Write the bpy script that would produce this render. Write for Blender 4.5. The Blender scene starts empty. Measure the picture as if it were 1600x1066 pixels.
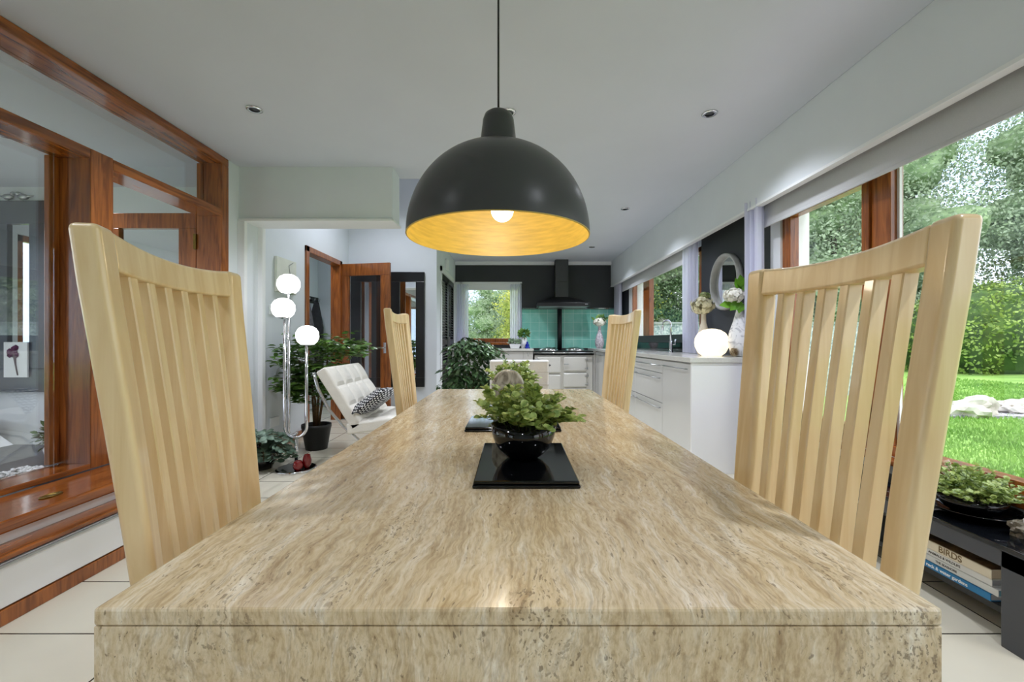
import bpy, bmesh, math, random
from mathutils import Vector, Matrix, noise as mnoise
PI = math.pi
R = random.Random(7)
S = bpy.context.scene
COL = S.collection

# ------------------------------------------------------------------ camera, world, light, exposure
F = 660.0; CZ = 1.04
cam = bpy.data.cameras.new('camera'); camo = bpy.data.objects.new('camera', cam); COL.objects.link(camo)
camo.location = (0, 0, CZ); camo.rotation_euler = (PI/2, 0, 0)
cam.sensor_width = 36; cam.lens = F/1600*36; cam.shift_x = -2/1600; cam.clip_start = .02; cam.clip_end = 300
S.camera = camo
S.view_settings.view_transform = 'Standard'; S.view_settings.look = 'None'
S.view_settings.exposure = 0.30; S.view_settings.gamma = 1; S.view_settings.use_curve_mapping = False
S.cycles.max_bounces = 10; S.cycles.diffuse_bounces = 5; S.cycles.glossy_bounces = 5
S.cycles.transparent_max_bounces = 12; S.cycles.caustics_reflective = False; S.cycles.caustics_refractive = False
S.cycles.use_denoising = True; S.cycles.sample_clamp_indirect = 4.0

W = bpy.data.worlds.new('sky'); S.world = W; W.use_nodes = True
wn = W.node_tree; wn.nodes.clear()
def wnode(t): return wn.nodes.new(t)
wo = wnode('ShaderNodeOutputWorld'); bg = wnode('ShaderNodeBackground'); bg.inputs[1].default_value = 2.4
tc = wnode('ShaderNodeTexCoord'); nz = wnode('ShaderNodeTexNoise'); nz.inputs['Scale'].default_value = 2.2; nz.inputs['Detail'].default_value = 6
cr = wnode('ShaderNodeValToRGB'); cr.color_ramp.elements[0].position = .40; cr.color_ramp.elements[1].position = .60
cr.color_ramp.elements[0].color = (.58, .74, 1.0, 1); cr.color_ramp.elements[1].color = (1.0, 1.0, 1.0, 1)
wn.links.new(tc.outputs['Generated'], nz.inputs['Vector']); wn.links.new(nz.outputs['Fac'], cr.inputs[0])
wn.links.new(cr.outputs[0], bg.inputs[0]); wn.links.new(bg.outputs[0], wo.inputs[0])

sun = bpy.data.lights.new('sun', 'SUN'); sun.energy = 2.2; sun.angle = math.radians(25); sun.color = (1, .96, .9)
suno = bpy.data.objects.new('sun', sun); COL.objects.link(suno); suno.rotation_euler = (math.radians(24), math.radians(14), 0)
DOWN_W = 64.0; DOWN_COL = (.92, .96, 1.06)

# ------------------------------------------------------------------ helpers
def lin(c):
    c /= 255.0
    return c/12.92 if c <= .04045 else ((c+.055)/1.055)**2.4
def L3(rgb): return (lin(rgb[0]), lin(rgb[1]), lin(rgb[2]), 1)

def newmat(name):
    m = bpy.data.materials.new(name); m.use_nodes = True
    nt = m.node_tree; nt.nodes.clear()
    out = nt.nodes.new('ShaderNodeOutputMaterial')
    return m, nt, out
def pm(name, rgb, rough=.5, var=.06, scale=12, metal=0, bump=0, bscale=60, spec=.5, rgb2=None, coat=0, stretch=(1, 1, 1), emit=0, sss=0, trans=0, distort=0, pos=(.35, .65)):
    m, nt, out = newmat(name)
    p = nt.nodes.new('ShaderNodeBsdfPrincipled'); nt.links.new(p.outputs[0], out.inputs[0])
    p.inputs['Roughness'].default_value = rough; p.inputs['Metallic'].default_value = metal
    p.inputs['Specular IOR Level'].default_value = spec; p.inputs['Coat Weight'].default_value = coat
    p.inputs['Coat Roughness'].default_value = .08
    t = nt.nodes.new('ShaderNodeTexCoord'); mp = nt.nodes.new('ShaderNodeMapping'); mp.inputs['Scale'].default_value = stretch
    nt.links.new(t.outputs['Object'], mp.inputs[0])
    n = nt.nodes.new('ShaderNodeTexNoise'); n.inputs['Scale'].default_value = scale; n.inputs['Detail'].default_value = 5
    n.inputs['Distortion'].default_value = distort
    nt.links.new(mp.outputs[0], n.inputs['Vector'])
    r = nt.nodes.new('ShaderNodeValToRGB'); nt.links.new(n.outputs['Fac'], r.inputs[0])
    r.color_ramp.elements[0].position = pos[0]; r.color_ramp.elements[1].position = pos[1]
    a = L3(rgb)
    if rgb2 is None:
        c0 = tuple(max(0, x*(1-var)) for x in a[:3])+(1,); c1 = tuple(min(1, x*(1+var)) for x in a[:3])+(1,)
    else: c0 = a; c1 = L3(rgb2)
    r.color_ramp.elements[0].color = c0; r.color_ramp.elements[1].color = c1
    nt.links.new(r.outputs[0], p.inputs['Base Color'])
    if emit:
        nt.links.new(r.outputs[0], p.inputs['Emission Color']); p.inputs['Emission Strength'].default_value = emit
    if trans: p.inputs['Transmission Weight'].default_value = trans
    if bump:
        n2 = nt.nodes.new('ShaderNodeTexNoise'); n2.inputs['Scale'].default_value = bscale; n2.inputs['Detail'].default_value = 4
        nt.links.new(mp.outputs[0], n2.inputs['Vector'])
        b = nt.nodes.new('ShaderNodeBump'); b.inputs['Strength'].default_value = bump; b.inputs['Distance'].default_value = .01
        nt.links.new(n2.outputs['Fac'], b.inputs['Height']); nt.links.new(b.outputs[0], p.inputs['Normal'])
    return m
def leafmat(name, dark, light, rough=.4, scale=30, transl=.25):
    m, nt, out = newmat(name)
    p = nt.nodes.new('ShaderNodeBsdfPrincipled'); p.inputs['Roughness'].default_value = rough
    tr = nt.nodes.new('ShaderNodeBsdfTranslucent'); mx = nt.nodes.new('ShaderNodeMixShader'); mx.inputs[0].default_value = transl
    t = nt.nodes.new('ShaderNodeTexCoord'); n = nt.nodes.new('ShaderNodeTexNoise'); n.inputs['Scale'].default_value = scale; n.inputs['Detail'].default_value = 3
    r = nt.nodes.new('ShaderNodeValToRGB'); r.color_ramp.elements[0].position = .3; r.color_ramp.elements[1].position = .7
    r.color_ramp.elements[0].color = L3(dark); r.color_ramp.elements[1].color = L3(light)
    nt.links.new(t.outputs['Object'], n.inputs['Vector']); nt.links.new(n.outputs['Fac'], r.inputs[0])
    nt.links.new(r.outputs[0], p.inputs['Base Color']); nt.links.new(r.outputs[0], tr.inputs[0])
    nt.links.new(p.outputs[0], mx.inputs[1]); nt.links.new(tr.outputs[0], mx.inputs[2]); nt.links.new(mx.outputs[0], out.inputs[0])
    return m
def glassmat(name, refl=.10, tint=(1, 1, 1)):
    m, nt, out = newmat(name)
    tr = nt.nodes.new('ShaderNodeBsdfTransparent'); tr.inputs[0].default_value = (*tint, 1)
    gl = nt.nodes.new('ShaderNodeBsdfGlossy'); gl.inputs['Roughness'].default_value = 0
    lw = nt.nodes.new('ShaderNodeLayerWeight'); lw.inputs[0].default_value = .5
    pw = nt.nodes.new('ShaderNodeMath'); pw.operation = 'POWER'; pw.inputs[1].default_value = 5; nt.links.new(lw.outputs['Facing'], pw.inputs[0])
    ma = nt.nodes.new('ShaderNodeMath'); ma.operation = 'MULTIPLY_ADD'; ma.inputs[1].default_value = .9; ma.inputs[2].default_value = refl
    mx = nt.nodes.new('ShaderNodeMixShader')
    nt.links.new(pw.outputs[0], ma.inputs[0]); nt.links.new(ma.outputs[0], mx.inputs[0])
    nt.links.new(tr.outputs[0], mx.inputs[1]); nt.links.new(gl.outputs[0], mx.inputs[2]); nt.links.new(mx.outputs[0], out.inputs[0])
    return m

class MB:
    def __init__(s): s.v = []; s.f = []; s.sm = []
    def add(s, vs, fs, smooth=False):
        b = len(s.v); s.v += [tuple(v) for v in vs]
        for f in fs: s.f.append(tuple(i+b for i in f)); s.sm.append(smooth)
        return s
    def box(s, x0, x1, y0, y1, z0, z1):
        x0, x1 = min(x0, x1), max(x0, x1); y0, y1 = min(y0, y1), max(y0, y1); z0, z1 = min(z0, z1), max(z0, z1)
        vs = [(x, y, z) for z in (z0, z1) for y in (y0, y1) for x in (x0, x1)]
        return s.add(vs, [(0, 2, 3, 1), (4, 5, 7, 6), (0, 1, 5, 4), (2, 6, 7, 3), (0, 4, 6, 2), (1, 3, 7, 5)])
    def lathe(s, prof, c=(0, 0, 0), n=32, M=None, sx=1, sy=1):
        vs = []; fs = []
        for (r, z) in prof:
            for k in range(n):
                a = 2*PI*k/n; v = Vector((max(r, 1e-5)*math.cos(a)*sx, max(r, 1e-5)*math.sin(a)*sy, z))
                if M: v = M @ v
                vs.append(v+Vector(c))
        for i in range(len(prof)-1):
            for k in range(n):
                k2 = (k+1) % n; fs.append((i*n+k, i*n+k2, (i+1)*n+k2, (i+1)*n+k))
        if prof[0][0] < 1e-4: pass
        return s.add(vs, fs, True)
    def tube(s, pts, r, n=10, cap=True):
        pts = [Vector(p) for p in pts]; m = len(pts); rr = r if isinstance(r, (list, tuple)) else [r]*m
        vs = []; fs = []; up = None
        for i, p in enumerate(pts):
            t = (pts[min(i+1, m-1)]-pts[max(i-1, 0)]).normalized()
            if up is None: up = Vector((0, 0, 1)) if abs(t.z) < .9 else Vector((1, 0, 0))
            a = t.cross(up).normalized(); up = a.cross(t).normalized()
            for k in range(n):
                an = 2*PI*k/n; vs.append(p+rr[i]*(a*math.cos(an)+up*math.sin(an)))
        for i in range(m-1):
            for k in range(n):
                k2 = (k+1) % n; fs.append((i*n+k, i*n+k2, (i+1)*n+k2, (i+1)*n+k))
        if cap: fs.append(tuple(range(n))[::-1]); fs.append(tuple((m-1)*n+k for k in range(n)))
        return s.add(vs, fs, True)
    def loft(s, rings, smooth=False, cap=True):
        n = len(rings[0]); vs = [v for r in rings for v in r]; fs = []
        for i in range(len(rings)-1):
            for k in range(n):
                k2 = (k+1) % n; fs.append((i*n+k, i*n+k2, (i+1)*n+k2, (i+1)*n+k))
        if cap: fs.append(tuple(range(n))[::-1]); fs.append(tuple((len(rings)-1)*n+k for k in range(n)))
        return s.add(vs, fs, smooth)
    def prism(s, poly, axis, a, b):
        def P(u, v, w): return {'x': (w, u, v), 'y': (u, w, v), 'z': (u, v, w)}[axis]
        return s.loft([[P(u, v, a) for u, v in poly], [P(u, v, b) for u, v in poly]])
    def ico(s, c, r, sub=3, amp=0, freq=1.5, seed=0, sq=(1, 1, 1), rot=None):
        bm = bmesh.new(); bmesh.ops.create_icosphere(bm, subdivisions=sub, radius=1)
        vs = []
        for v in bm.verts:
            d = v.co.normalized(); k = 1+amp*mnoise.fractal(d*freq+Vector((seed*3.1, seed*1.7, 0)), .7, 2.0, 4)
            q = Vector((d.x*k*r*sq[0], d.y*k*r*sq[1], d.z*k*r*sq[2]))
            if rot: q = rot @ q
            vs.append(q+Vector(c))
        fs = [tuple(v.index for v in f.verts) for f in bm.faces]; bm.free()
        return s.add(vs, fs, True)
    def build(s, name, mat, parent=None, bevel=0, seg=2, smooth=None, solid=0, sub=0, **tags):
        me = bpy.data.meshes.new(name)
        off = Vector((0, 0, 0)); q = parent
        while q is not None: off += q.location; q = q.parent
        me.from_pydata([(v[0]-off.x, v[1]-off.y, v[2]-off.z) for v in s.v], [], s.f)
        if smooth is None: me.polygons.foreach_set('use_smooth', s.sm)
        elif smooth: me.polygons.foreach_set('use_smooth', [True]*len(s.f))
        me.update()
        bm = bmesh.new(); bm.from_mesh(me); bmesh.ops.recalc_face_normals(bm, faces=bm.faces); bm.to_mesh(me); bm.free()
        mats = mat if isinstance(mat, list) else [mat]
        for mm in mats: me.materials.append(mm)
        o = bpy.data.objects.new(name, me); COL.objects.link(o); o.parent = parent
        if bevel:
            b = o.modifiers.new('bevel', 'BEVEL'); b.width = bevel; b.segments = seg; b.limit_method = 'ANGLE'; b.angle_limit = math.radians(35)
            b.harden_normals = bool(smooth)
        if sub:
            b = o.modifiers.new('sub', 'SUBSURF'); b.levels = sub; b.render_levels = sub
        if solid:
            b = o.modifiers.new('solid', 'SOLIDIFY'); b.thickness = solid; b.offset = 0
        for k, v in tags.items(): o[k] = v
        return o
def fast_mesh(name, vs, fs, mat, parent=None, **tags):
    me = bpy.data.meshes.new(name)
    off = Vector((0, 0, 0)); q = parent
    while q is not None: off += q.location; q = q.parent
    me.from_pydata([(v[0]-off.x, v[1]-off.y, v[2]-off.z) for v in vs], [], fs); me.materials.append(mat)
    me.polygons.foreach_set('use_smooth', [True]*len(fs)); me.update()
    o = bpy.data.objects.new(name, me); COL.objects.link(o); o.parent = parent
    for k, v in tags.items(): o[k] = v
    return o
def tag(o, label, cat, group=None, kind=None):
    o['label'] = label; o['category'] = cat
    if group: o['group'] = group
    if kind: o['kind'] = kind
    return o
def thing(name, label, cat, loc=(0, 0, 0), rz=0, group=None):
    o = bpy.data.objects.new(name, None); COL.objects.link(o); o.location = loc; o.rotation_euler = (0, 0, rz)
    o.empty_display_size = .1
    return tag(o, label, cat, group)
def struct(o): o['kind'] = 'structure'; return o
def copy_tree(o, parent=None):
    c = o.copy(); COL.objects.link(c); c.parent = parent
    for ch in list(o.children): copy_tree(ch, c)
    return c
def B(name, mat, parent, *b, bevel=0, **tags): return MB().box(*b).build(name, mat, parent, bevel=bevel, **tags)
def text_mesh(name, body, size, M, mat, parent, ext=.0004, bold=False):
    cu = bpy.data.curves.new(name, 'FONT'); cu.body = body; cu.size = size; cu.extrude = ext; cu.align_x = 'CENTER'; cu.align_y = 'CENTER'
    if bold: cu.offset = size*.02
    to = bpy.data.objects.new(name+'_curve', cu); COL.objects.link(to)
    bpy.context.view_layer.update()
    me = bpy.data.meshes.new_from_object(to.evaluated_get(bpy.context.evaluated_depsgraph_get()))
    bpy.data.objects.remove(to)
    off = Vector((0, 0, 0)); q = parent
    while q is not None: off += q.location; q = q.parent
    me.transform(Matrix.Translation(-off) @ M)
    me.materials.clear(); me.materials.append(mat)
    o = bpy.data.objects.new(name, me); COL.objects.link(o); o.parent = parent
    return o
def leaf(vs, fs, base, d, nrm, ln, wd, fold=.25, pointed=False):
    """one folded leaf, five ribs"""
    d = d.normalized(); s = d.cross(nrm)
    if s.length < 1e-4: s = d.cross(Vector((1, 0, 0)))
    s.normalize(); n = s.cross(d)
    b = len(vs)
    prof = [(.0, .05), (.28, .8), (.6, .85 if pointed else 1.0), (1.0, .0)] if pointed else [(.0, .1), (.25, .85), (.7, .95), (1.0, .25)]
    for t, w in prof:
        c = base+d*(ln*t)-n*(ln*.12*t*t)
        vs.append(c-s*(w*wd/2)+n*(fold*w*wd/2)); vs.append(c); vs.append(c+s*(w*wd/2)+n*(fold*w*wd/2))
    for i in range(3):
        q = b+i*3; fs.append((q, q+1, q+4, q+3)); fs.append((q+1, q+2, q+5, q+4))

# ------------------------------------------------------------------ materials
M = {}
M['wall'] = pm('wall_paint', (222, 227, 233), .7, .015, 3)
M['ceil'] = pm('ceiling_paint', (204, 209, 220), .8, .015, 2)
M['white'] = pm('white_gloss', (235, 236, 238), .25, .01, 3)
M['trim'] = pm('white_trim', (236, 238, 240), .4, .01, 3)
M['char'] = pm('charcoal_paint', (50, 53, 55), .55, .05, 3)
M['wood'] = pm('mahogany', (118, 62, 22), .28, rgb2=(168, 98, 42), scale=5.0, stretch=(6, 6, .5), coat=.4, distort=1.5)
M['woodh'] = pm('mahogany_board', (112, 58, 20), .18, rgb2=(164, 94, 40), scale=5.0, stretch=(5, .5, 5), coat=.5, distort=1.5)
M['maple'] = pm('maple', (220, 190, 140), .3, rgb2=(234, 210, 166), scale=2.2, stretch=(14, 14, .8), coat=.35, distort=1.0)
M['cream'] = pm('cream_leather', (232, 226, 214), .45, .03, 20, bump=.15, bscale=120)
M['leather'] = pm('ivory_leather', (222, 218, 208), .4, .03, 12, bump=.15, bscale=90)
M['blk'] = pm('black_satin', (20, 21, 23), .35, .1, 6)
M['blkg'] = pm('black_gloss', (7, 8, 10), .06, .1, 6)
M['blkt'] = pm('black_granite', (14, 16, 20), .05, .3, 200)
M['dgrey'] = pm('dark_grey_lacquer', (64, 66, 72), .3, .05, 5)
M['chrome'] = pm('chrome', (225, 226, 230), .08, .01, 3, metal=1)
M['steel'] = pm('brushed_steel', (180, 182, 185), .28, .03, 30, metal=1)
M['mirror'] = pm('mirror_silver', (235, 238, 238), .01, .0, 3, metal=1)
M['brass'] = pm('aged_brass', (120, 98, 50), .4, .2, 40, metal=1)
M['kitchen'] = pm('kitchen_lacquer', (205, 205, 204), .12, .01, 3, coat=.5)
M['worktop'] = pm('worktop_quartz', (206, 205, 200), .15, .04, 80)
M['cab'] = pm('cabinet_grey', (196, 194, 190), .4, .02, 3)
M['enamel'] = pm('cream_enamel', (214, 212, 206), .15, .015, 3, coat=.5)
M['lid'] = pm('polished_lid', (228, 228, 230), .12, .02, 8, metal=1)
M['pot'] = pm('pot_plastic', (24, 25, 28), .45, .08, 8)
M['soil'] = pm('soil', (40, 30, 24), .95, .3, 60, bump=.8)
M['stem'] = pm('bark_stem', (96, 72, 44), .8, .2, 20, stretch=(1, 1, 4))
M['gstem'] = pm('green_stem', (92, 112, 52), .6, .2, 20)
M['voile'] = None
M['ceramic'] = pm('white_ceramic', (230, 230, 232), .15, .02, 6)
M['marble'] = pm('white_marble', (150, 152, 160), .15, rgb2=(236, 236, 238), scale=9, distort=3.0, pos=(.3, .5))
M['petal'] = pm('hydrangea_petal', (236, 234, 222), .6, .08, 60)
M['petalc'] = pm('cream_petal', (226, 220, 186), .6, .1, 60)
M['red'] = pm('red_glass', (112, 4, 8), .06, .15, 12, coat=.6)
M['bluec'] = pm('cobalt_glaze', (24, 40, 150), .15, .2, 40)
M['stone'] = pm('grey_stone', (120, 112, 100), .35, rgb2=(168, 160, 146), scale=20, bump=.2)
M['quartz'] = pm('quartz_crystal', (190, 192, 198), .15, rgb2=(232, 232, 236), scale=14, bump=.5, bscale=30, coat=.3)
M['rock'] = pm('garden_rock', (160, 152, 142), .9, rgb2=(226, 220, 212), scale=3, bump=.6, bscale=8)
M['glass'] = glassmat('window_glass', .06)
M['glass2'] = glassmat('partition_glass', .11, (.96, .98, .98))
M['globe'] = pm('opal_globe', (255, 255, 252), .3, .0, 3, emit=2.6)
M['globew'] = pm('warm_opal_globe', (255, 240, 208), .3, .0, 3, emit=.8)
M['bulb'] = pm('lit_bulb', (255, 240, 210), .3, .0, 3, emit=6)
M['gold'] = pm('gold_leaf', (204, 176, 84), .42, .12, 12, stretch=(1, 1, 8), spec=.6)
M['shade'] = pm('shade_black', (62, 63, 64), .32, .04, 5)
M['fabricg'] = pm('blind_fabric', (196, 197, 200), .85, .02, 200)
M['leafb'] = leafmat('bright_leaf', (100, 130, 54), (204, 218, 132), .35, 45)
M['leafd'] = leafmat('ficus_leaf', (34, 74, 30), (124, 164, 76), .3, 14, .15)
M['leafk'] = leafmat('dark_leaf', (22, 50, 26), (98, 130, 84), .3, 14, .12)
M['leafe'] = leafmat('eucalyptus_leaf', (44, 74, 56), (142, 166, 146), .5, 16, .1)
M['grass'] = None
M['tile'] = None

def voile():
    m, nt, out = newmat('voile')
    d = nt.nodes.new('ShaderNodeBsdfDiffuse'); d.inputs[0].default_value = L3((238, 238, 248))
    t = nt.nodes.new('ShaderNodeBsdfTranslucent'); t.inputs[0].default_value = L3((232, 234, 252))
    tr = nt.nodes.new('ShaderNodeBsdfTransparent')
    a = nt.nodes.new('ShaderNodeMixShader'); a.inputs[0].default_value = .6
    b = nt.nodes.new('ShaderNodeMixShader'); b.inputs[0].default_value = .18
    n = nt.nodes.new('ShaderNodeTexNoise'); n.inputs['Scale'].default_value = 400
    bp = nt.nodes.new('ShaderNodeBump'); bp.inputs['Strength'].default_value = .1
    nt.links.new(n.outputs['Fac'], bp.inputs['Height']); nt.links.new(bp.outputs[0], d.inputs['Normal'])
    nt.links.new(d.outputs[0], a.inputs[1]); nt.links.new(t.outputs[0], a.inputs[2])
    nt.links.new(a.outputs[0], b.inputs[1]); nt.links.new(tr.outputs[0], b.inputs[2]); nt.links.new(b.outputs[0], out.inputs[0])
    return m
M['voile'] = voile()

def brickmat(name, c1, c2, mortar, bw, rh, ms, rough, axes, offset=0.0, loc=(0, 0), bump=.2, var=True, nscale=2.5):
    """tile grid: axes names which object coordinates are the tile's u and v"""
    m, nt, out = newmat(name)
    p = nt.nodes.new('ShaderNodeBsdfPrincipled'); nt.links.new(p.outputs[0], out.inputs[0]); p.inputs['Roughness'].default_value = rough
    t = nt.nodes.new('ShaderNodeTexCoord'); sp = nt.nodes.new('ShaderNodeSeparateXYZ'); cb = nt.nodes.new('ShaderNodeCombineXYZ')
    nt.links.new(t.outputs['Object'], sp.inputs[0])
    for i, ax in enumerate(axes):
        ad = nt.nodes.new('ShaderNodeMath'); ad.operation = 'ADD'; ad.inputs[1].default_value = -loc[i]
        nt.links.new(sp.outputs['XYZ'.index(ax)], ad.inputs[0]); nt.links.new(ad.outputs[0], cb.inputs[i])
    b = nt.nodes.new('ShaderNodeTexBrick'); b.offset = offset; b.squash = 1
    b.inputs['Scale'].default_value = 1; b.inputs['Brick Width'].default_value = bw; b.inputs['Row Height'].default_value = rh
    b.inputs['Mortar Size'].default_value = ms; b.inputs['Mortar Smooth'].default_value = .1
    b.inputs['Mortar'].default_value = L3(mortar)
    nt.links.new(cb.outputs[0], b.inputs['Vector'])
    n = nt.nodes.new('ShaderNodeTexNoise'); n.inputs['Scale'].default_value = nscale; n.inputs['Detail'].default_value = 5
    nt.links.new(t.outputs['Object'], n.inputs['Vector'])
    for k, ca, cb_ in (('Color1', c1, c2), ('Color2', c2, c1)):
        r = nt.nodes.new('ShaderNodeValToRGB'); r.color_ramp.elements[0].position = .3; r.color_ramp.elements[1].position = .7
        r.color_ramp.elements[0].color = L3(ca); r.color_ramp.elements[1].color = L3(cb_)
        nt.links.new(n.outputs['Fac'], r.inputs[0]); nt.links.new(r.outputs[0], b.inputs[k])
    nt.links.new(b.outputs['Color'], p.inputs['Base Color'])
    bp = nt.nodes.new('ShaderNodeBump'); bp.invert = True; bp.inputs['Strength'].default_value = bump; bp.inputs['Distance'].default_value = .004
    nt.links.new(b.outputs['Fac'], bp.inputs['Height']); nt.links.new(bp.outputs[0], p.inputs['Normal'])
    return m
M['tile'] = brickmat('floor_tile', (206, 200, 182), (214, 208, 190), (60, 54, 44), .612, .325, .0035, .22, 'XY', loc=(1.767-6.12, 1.50-3.25))
M['splash'] = brickmat('turquoise_glass_tile', (112, 200, 182), (156, 220, 206), (205, 240, 232), .158, .158, .0025, .1, 'XZ', loc=(.16, .91), nscale=5)

def travertine():
    m, nt, out = newmat('travertine')
    N = nt.nodes.new; K = nt.links.new
    p = N('ShaderNodeBsdfPrincipled'); K(p.outputs[0], out.inputs[0]); p.inputs['Roughness'].default_value = .17
    t = N('ShaderNodeTexCoord')
    # slow warp of the bedding planes
    def warp(src, scale, amt, det=4):
        w1 = N('ShaderNodeTexNoise'); w1.inputs['Scale'].default_value = scale; w1.inputs['Detail'].default_value = det; K(src, w1.inputs['Vector'])
        sb = N('ShaderNodeVectorMath'); sb.operation = 'SUBTRACT'; sb.inputs[1].default_value = (.5, .5, .5); K(w1.outputs['Color'], sb.inputs[0])
        sc = N('ShaderNodeVectorMath'); sc.operation = 'SCALE'; sc.inputs['Scale'].default_value = amt; K(sb.outputs[0], sc.inputs[0])
        ad = N('ShaderNodeVectorMath'); ad.operation = 'ADD'; K(src, ad.inputs[0]); K(sc.outputs[0], ad.inputs[1]); return ad
    a0 = warp(t.outputs['Object'], 3.0, .10); ad = warp(a0.outputs[0], 16, .022, 3)
    def noise(stretch, scale, det=6, rough=.6, src=ad):
        mp = N('ShaderNodeMapping'); mp.inputs['Scale'].default_value = stretch; K(src.outputs[0], mp.inputs[0])
        n = N('ShaderNodeTexNoise'); n.inputs['Scale'].default_value = scale; n.inputs['Detail'].default_value = det; n.inputs['Roughness'].default_value = rough
        K(mp.outputs[0], n.inputs['Vector']); return n
    def ramp(n, els):
        r = N('ShaderNodeValToRGB'); K(n.outputs['Fac'] if 'Fac' in n.outputs else n.outputs[0], r.inputs[0])
        while len(r.color_ramp.elements) < len(els): r.color_ramp.elements.new(.5)
        for e, (pz, c) in zip(r.color_ramp.elements, els): e.position = pz; e.color = c
        return r
    # bands along the length (Y) and down the front (Z)
    band = noise((1, .10, .25), 56, 8, .70)
    base = ramp(band, [(.30, L3((172, 148, 112))), (.44, L3((206, 186, 150))), (.56, L3((218, 202, 172))), (.68, L3((234, 226, 208)))])
    fine = noise((1, .2, .4), 230, 4, .6)
    fr = ramp(fine, [(.36, (.62, .55, .46, 1)), (.56, (1, 1, 1, 1))])
    mul = N('ShaderNodeMix'); mul.data_type = 'RGBA'; mul.blend_type = 'MULTIPLY'; mul.inputs[0].default_value = .55
    K(base.outputs[0], mul.inputs[6]); K(fr.outputs[0], mul.inputs[7])
    big = noise((1, .3, .5), 4.0, 4, .55); bt = ramp(big, [(.38, (.88, .82, .73, 1)), (.60, (1, 1, 1, 1))])
    mul2 = N('ShaderNodeMix'); mul2.data_type = 'RGBA'; mul2.blend_type = 'MULTIPLY'; mul2.inputs[0].default_value = .5
    K(mul.outputs[2], mul2.inputs[6]); K(bt.outputs[0], mul2.inputs[7])
    # wavy veins, then pits gathered in drifts
    vn = noise((1, .09, .22), 20, 5, .6); vs_ = N('ShaderNodeMath'); vs_.operation = 'SUBTRACT'; vs_.inputs[1].default_value = .5; K(vn.outputs['Fac'], vs_.inputs[0])
    va = N('ShaderNodeMath'); va.operation = 'ABSOLUTE'; K(vs_.outputs[0], va.inputs[0])
    vr = ramp(va, [(.0, (.35, .35, .35, 1)), (.022, (0, 0, 0, 1))])
    pit = noise((1, .35, .6), 280, 3, .55); pr = ramp(pit, [(.565, (0, 0, 0, 1)), (.615, (1, 1, 1, 1))])
    cl = noise((1, .30, .5), 8, 5, .65); clr = ramp(cl, [(.52, (0, 0, 0, 1)), (.62, (1, 1, 1, 1))])
    pm_ = N('ShaderNodeMath'); pm_.operation = 'MULTIPLY'; K(pr.outputs[0], pm_.inputs[0]); K(clr.outputs[0], pm_.inputs[1])
    pit2 = noise((1, .25, .55), 170, 3, .5); pr2 = ramp(pit2, [(.655, (0, 0, 0, 1)), (.70, (1, 1, 1, 1))])
    mx_ = N('ShaderNodeMath'); mx_.operation = 'MAXIMUM'; K(pm_.outputs[0], mx_.inputs[0]); K(pr2.outputs[0], mx_.inputs[1])
    mx2 = N('ShaderNodeMath'); mx2.operation = 'MAXIMUM'; K(mx_.outputs[0], mx2.inputs[0]); K(vr.outputs[0], mx2.inputs[1])
    k = N('ShaderNodeMath'); k.operation = 'MULTIPLY'; k.inputs[1].default_value = .62; K(mx2.outputs[0], k.inputs[0])
    mix = N('ShaderNodeMix'); mix.data_type = 'RGBA'; K(k.outputs[0], mix.inputs[0]); K(mul2.outputs[2], mix.inputs[6]); mix.inputs[7].default_value = L3((92, 74, 54))
    K(mix.outputs[2], p.inputs['Base Color'])
    bp = N('ShaderNodeBump'); bp.invert = True; bp.inputs['Strength'].default_value = .25; bp.inputs['Distance'].default_value = .002
    K(mx_.outputs[0], bp.inputs['Height']); K(bp.outputs[0], p.inputs['Normal'])
    return m
M['trav'] = travertine()

def houndstooth():
    m, nt, out = newmat('dotted_weave')
    p = nt.nodes.new('ShaderNodeBsdfPrincipled'); nt.links.new(p.outputs[0], out.inputs[0]); p.inputs['Roughness'].default_value = .8
    t = nt.nodes.new('ShaderNodeTexCoord'); v = nt.nodes.new('ShaderNodeTexVoronoi'); v.inputs['Scale'].default_value = 55; v.inputs['Randomness'].default_value = 0
    nt.links.new(t.outputs['Object'], v.inputs['Vector'])
    r = nt.nodes.new('ShaderNodeValToRGB'); r.color_ramp.interpolation = 'CONSTANT'
    r.color_ramp.elements[0].color = L3((225, 225, 225)); r.color_ramp.elements[1].color = L3((16, 18, 26)); r.color_ramp.elements[1].position = .42
    nt.links.new(v.outputs['Distance'], r.inputs[0]); nt.links.new(r.outputs[0], p.inputs['Base Color']); return m
M['dots'] = houndstooth()
M['grass'] = pm('lawn_grass', (112, 152, 66), .9, rgb2=(148, 186, 92), scale=1.4, bump=.5, bscale=30)
M['gravel'] = pm('gravel', (120, 118, 124), .95, rgb2=(205, 202, 206), scale=28, bump=.8, bscale=40)
M['pebble'] = pm('pebble_dash', (120, 138, 140), .95, rgb2=(206, 216, 214), scale=26, bump=.6, bscale=30)
M['hedge'] = leafmat('hedge_leaf', (70, 104, 34), (164, 188, 90), .6, 3.0, .2)
M['tree1'] = leafmat('birch_leaf', (116, 136, 108), (184, 200, 168), .6, 1.5, .35)
M['tree2'] = leafmat('yellow_leaf', (140, 156, 70), (214, 212, 112), .6, 1.5, .35)
M['tree3'] = leafmat('deep_leaf', (88, 114, 80), (152, 174, 130), .6, 1.5, .3)
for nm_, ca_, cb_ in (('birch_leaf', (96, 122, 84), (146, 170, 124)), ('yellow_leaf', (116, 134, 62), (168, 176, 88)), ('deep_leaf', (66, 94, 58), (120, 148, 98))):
    M['core_'+nm_] = pm('inner_'+nm_, ca_, .9, rgb2=cb_, scale=2.5, bump=1, bscale=5)
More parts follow.
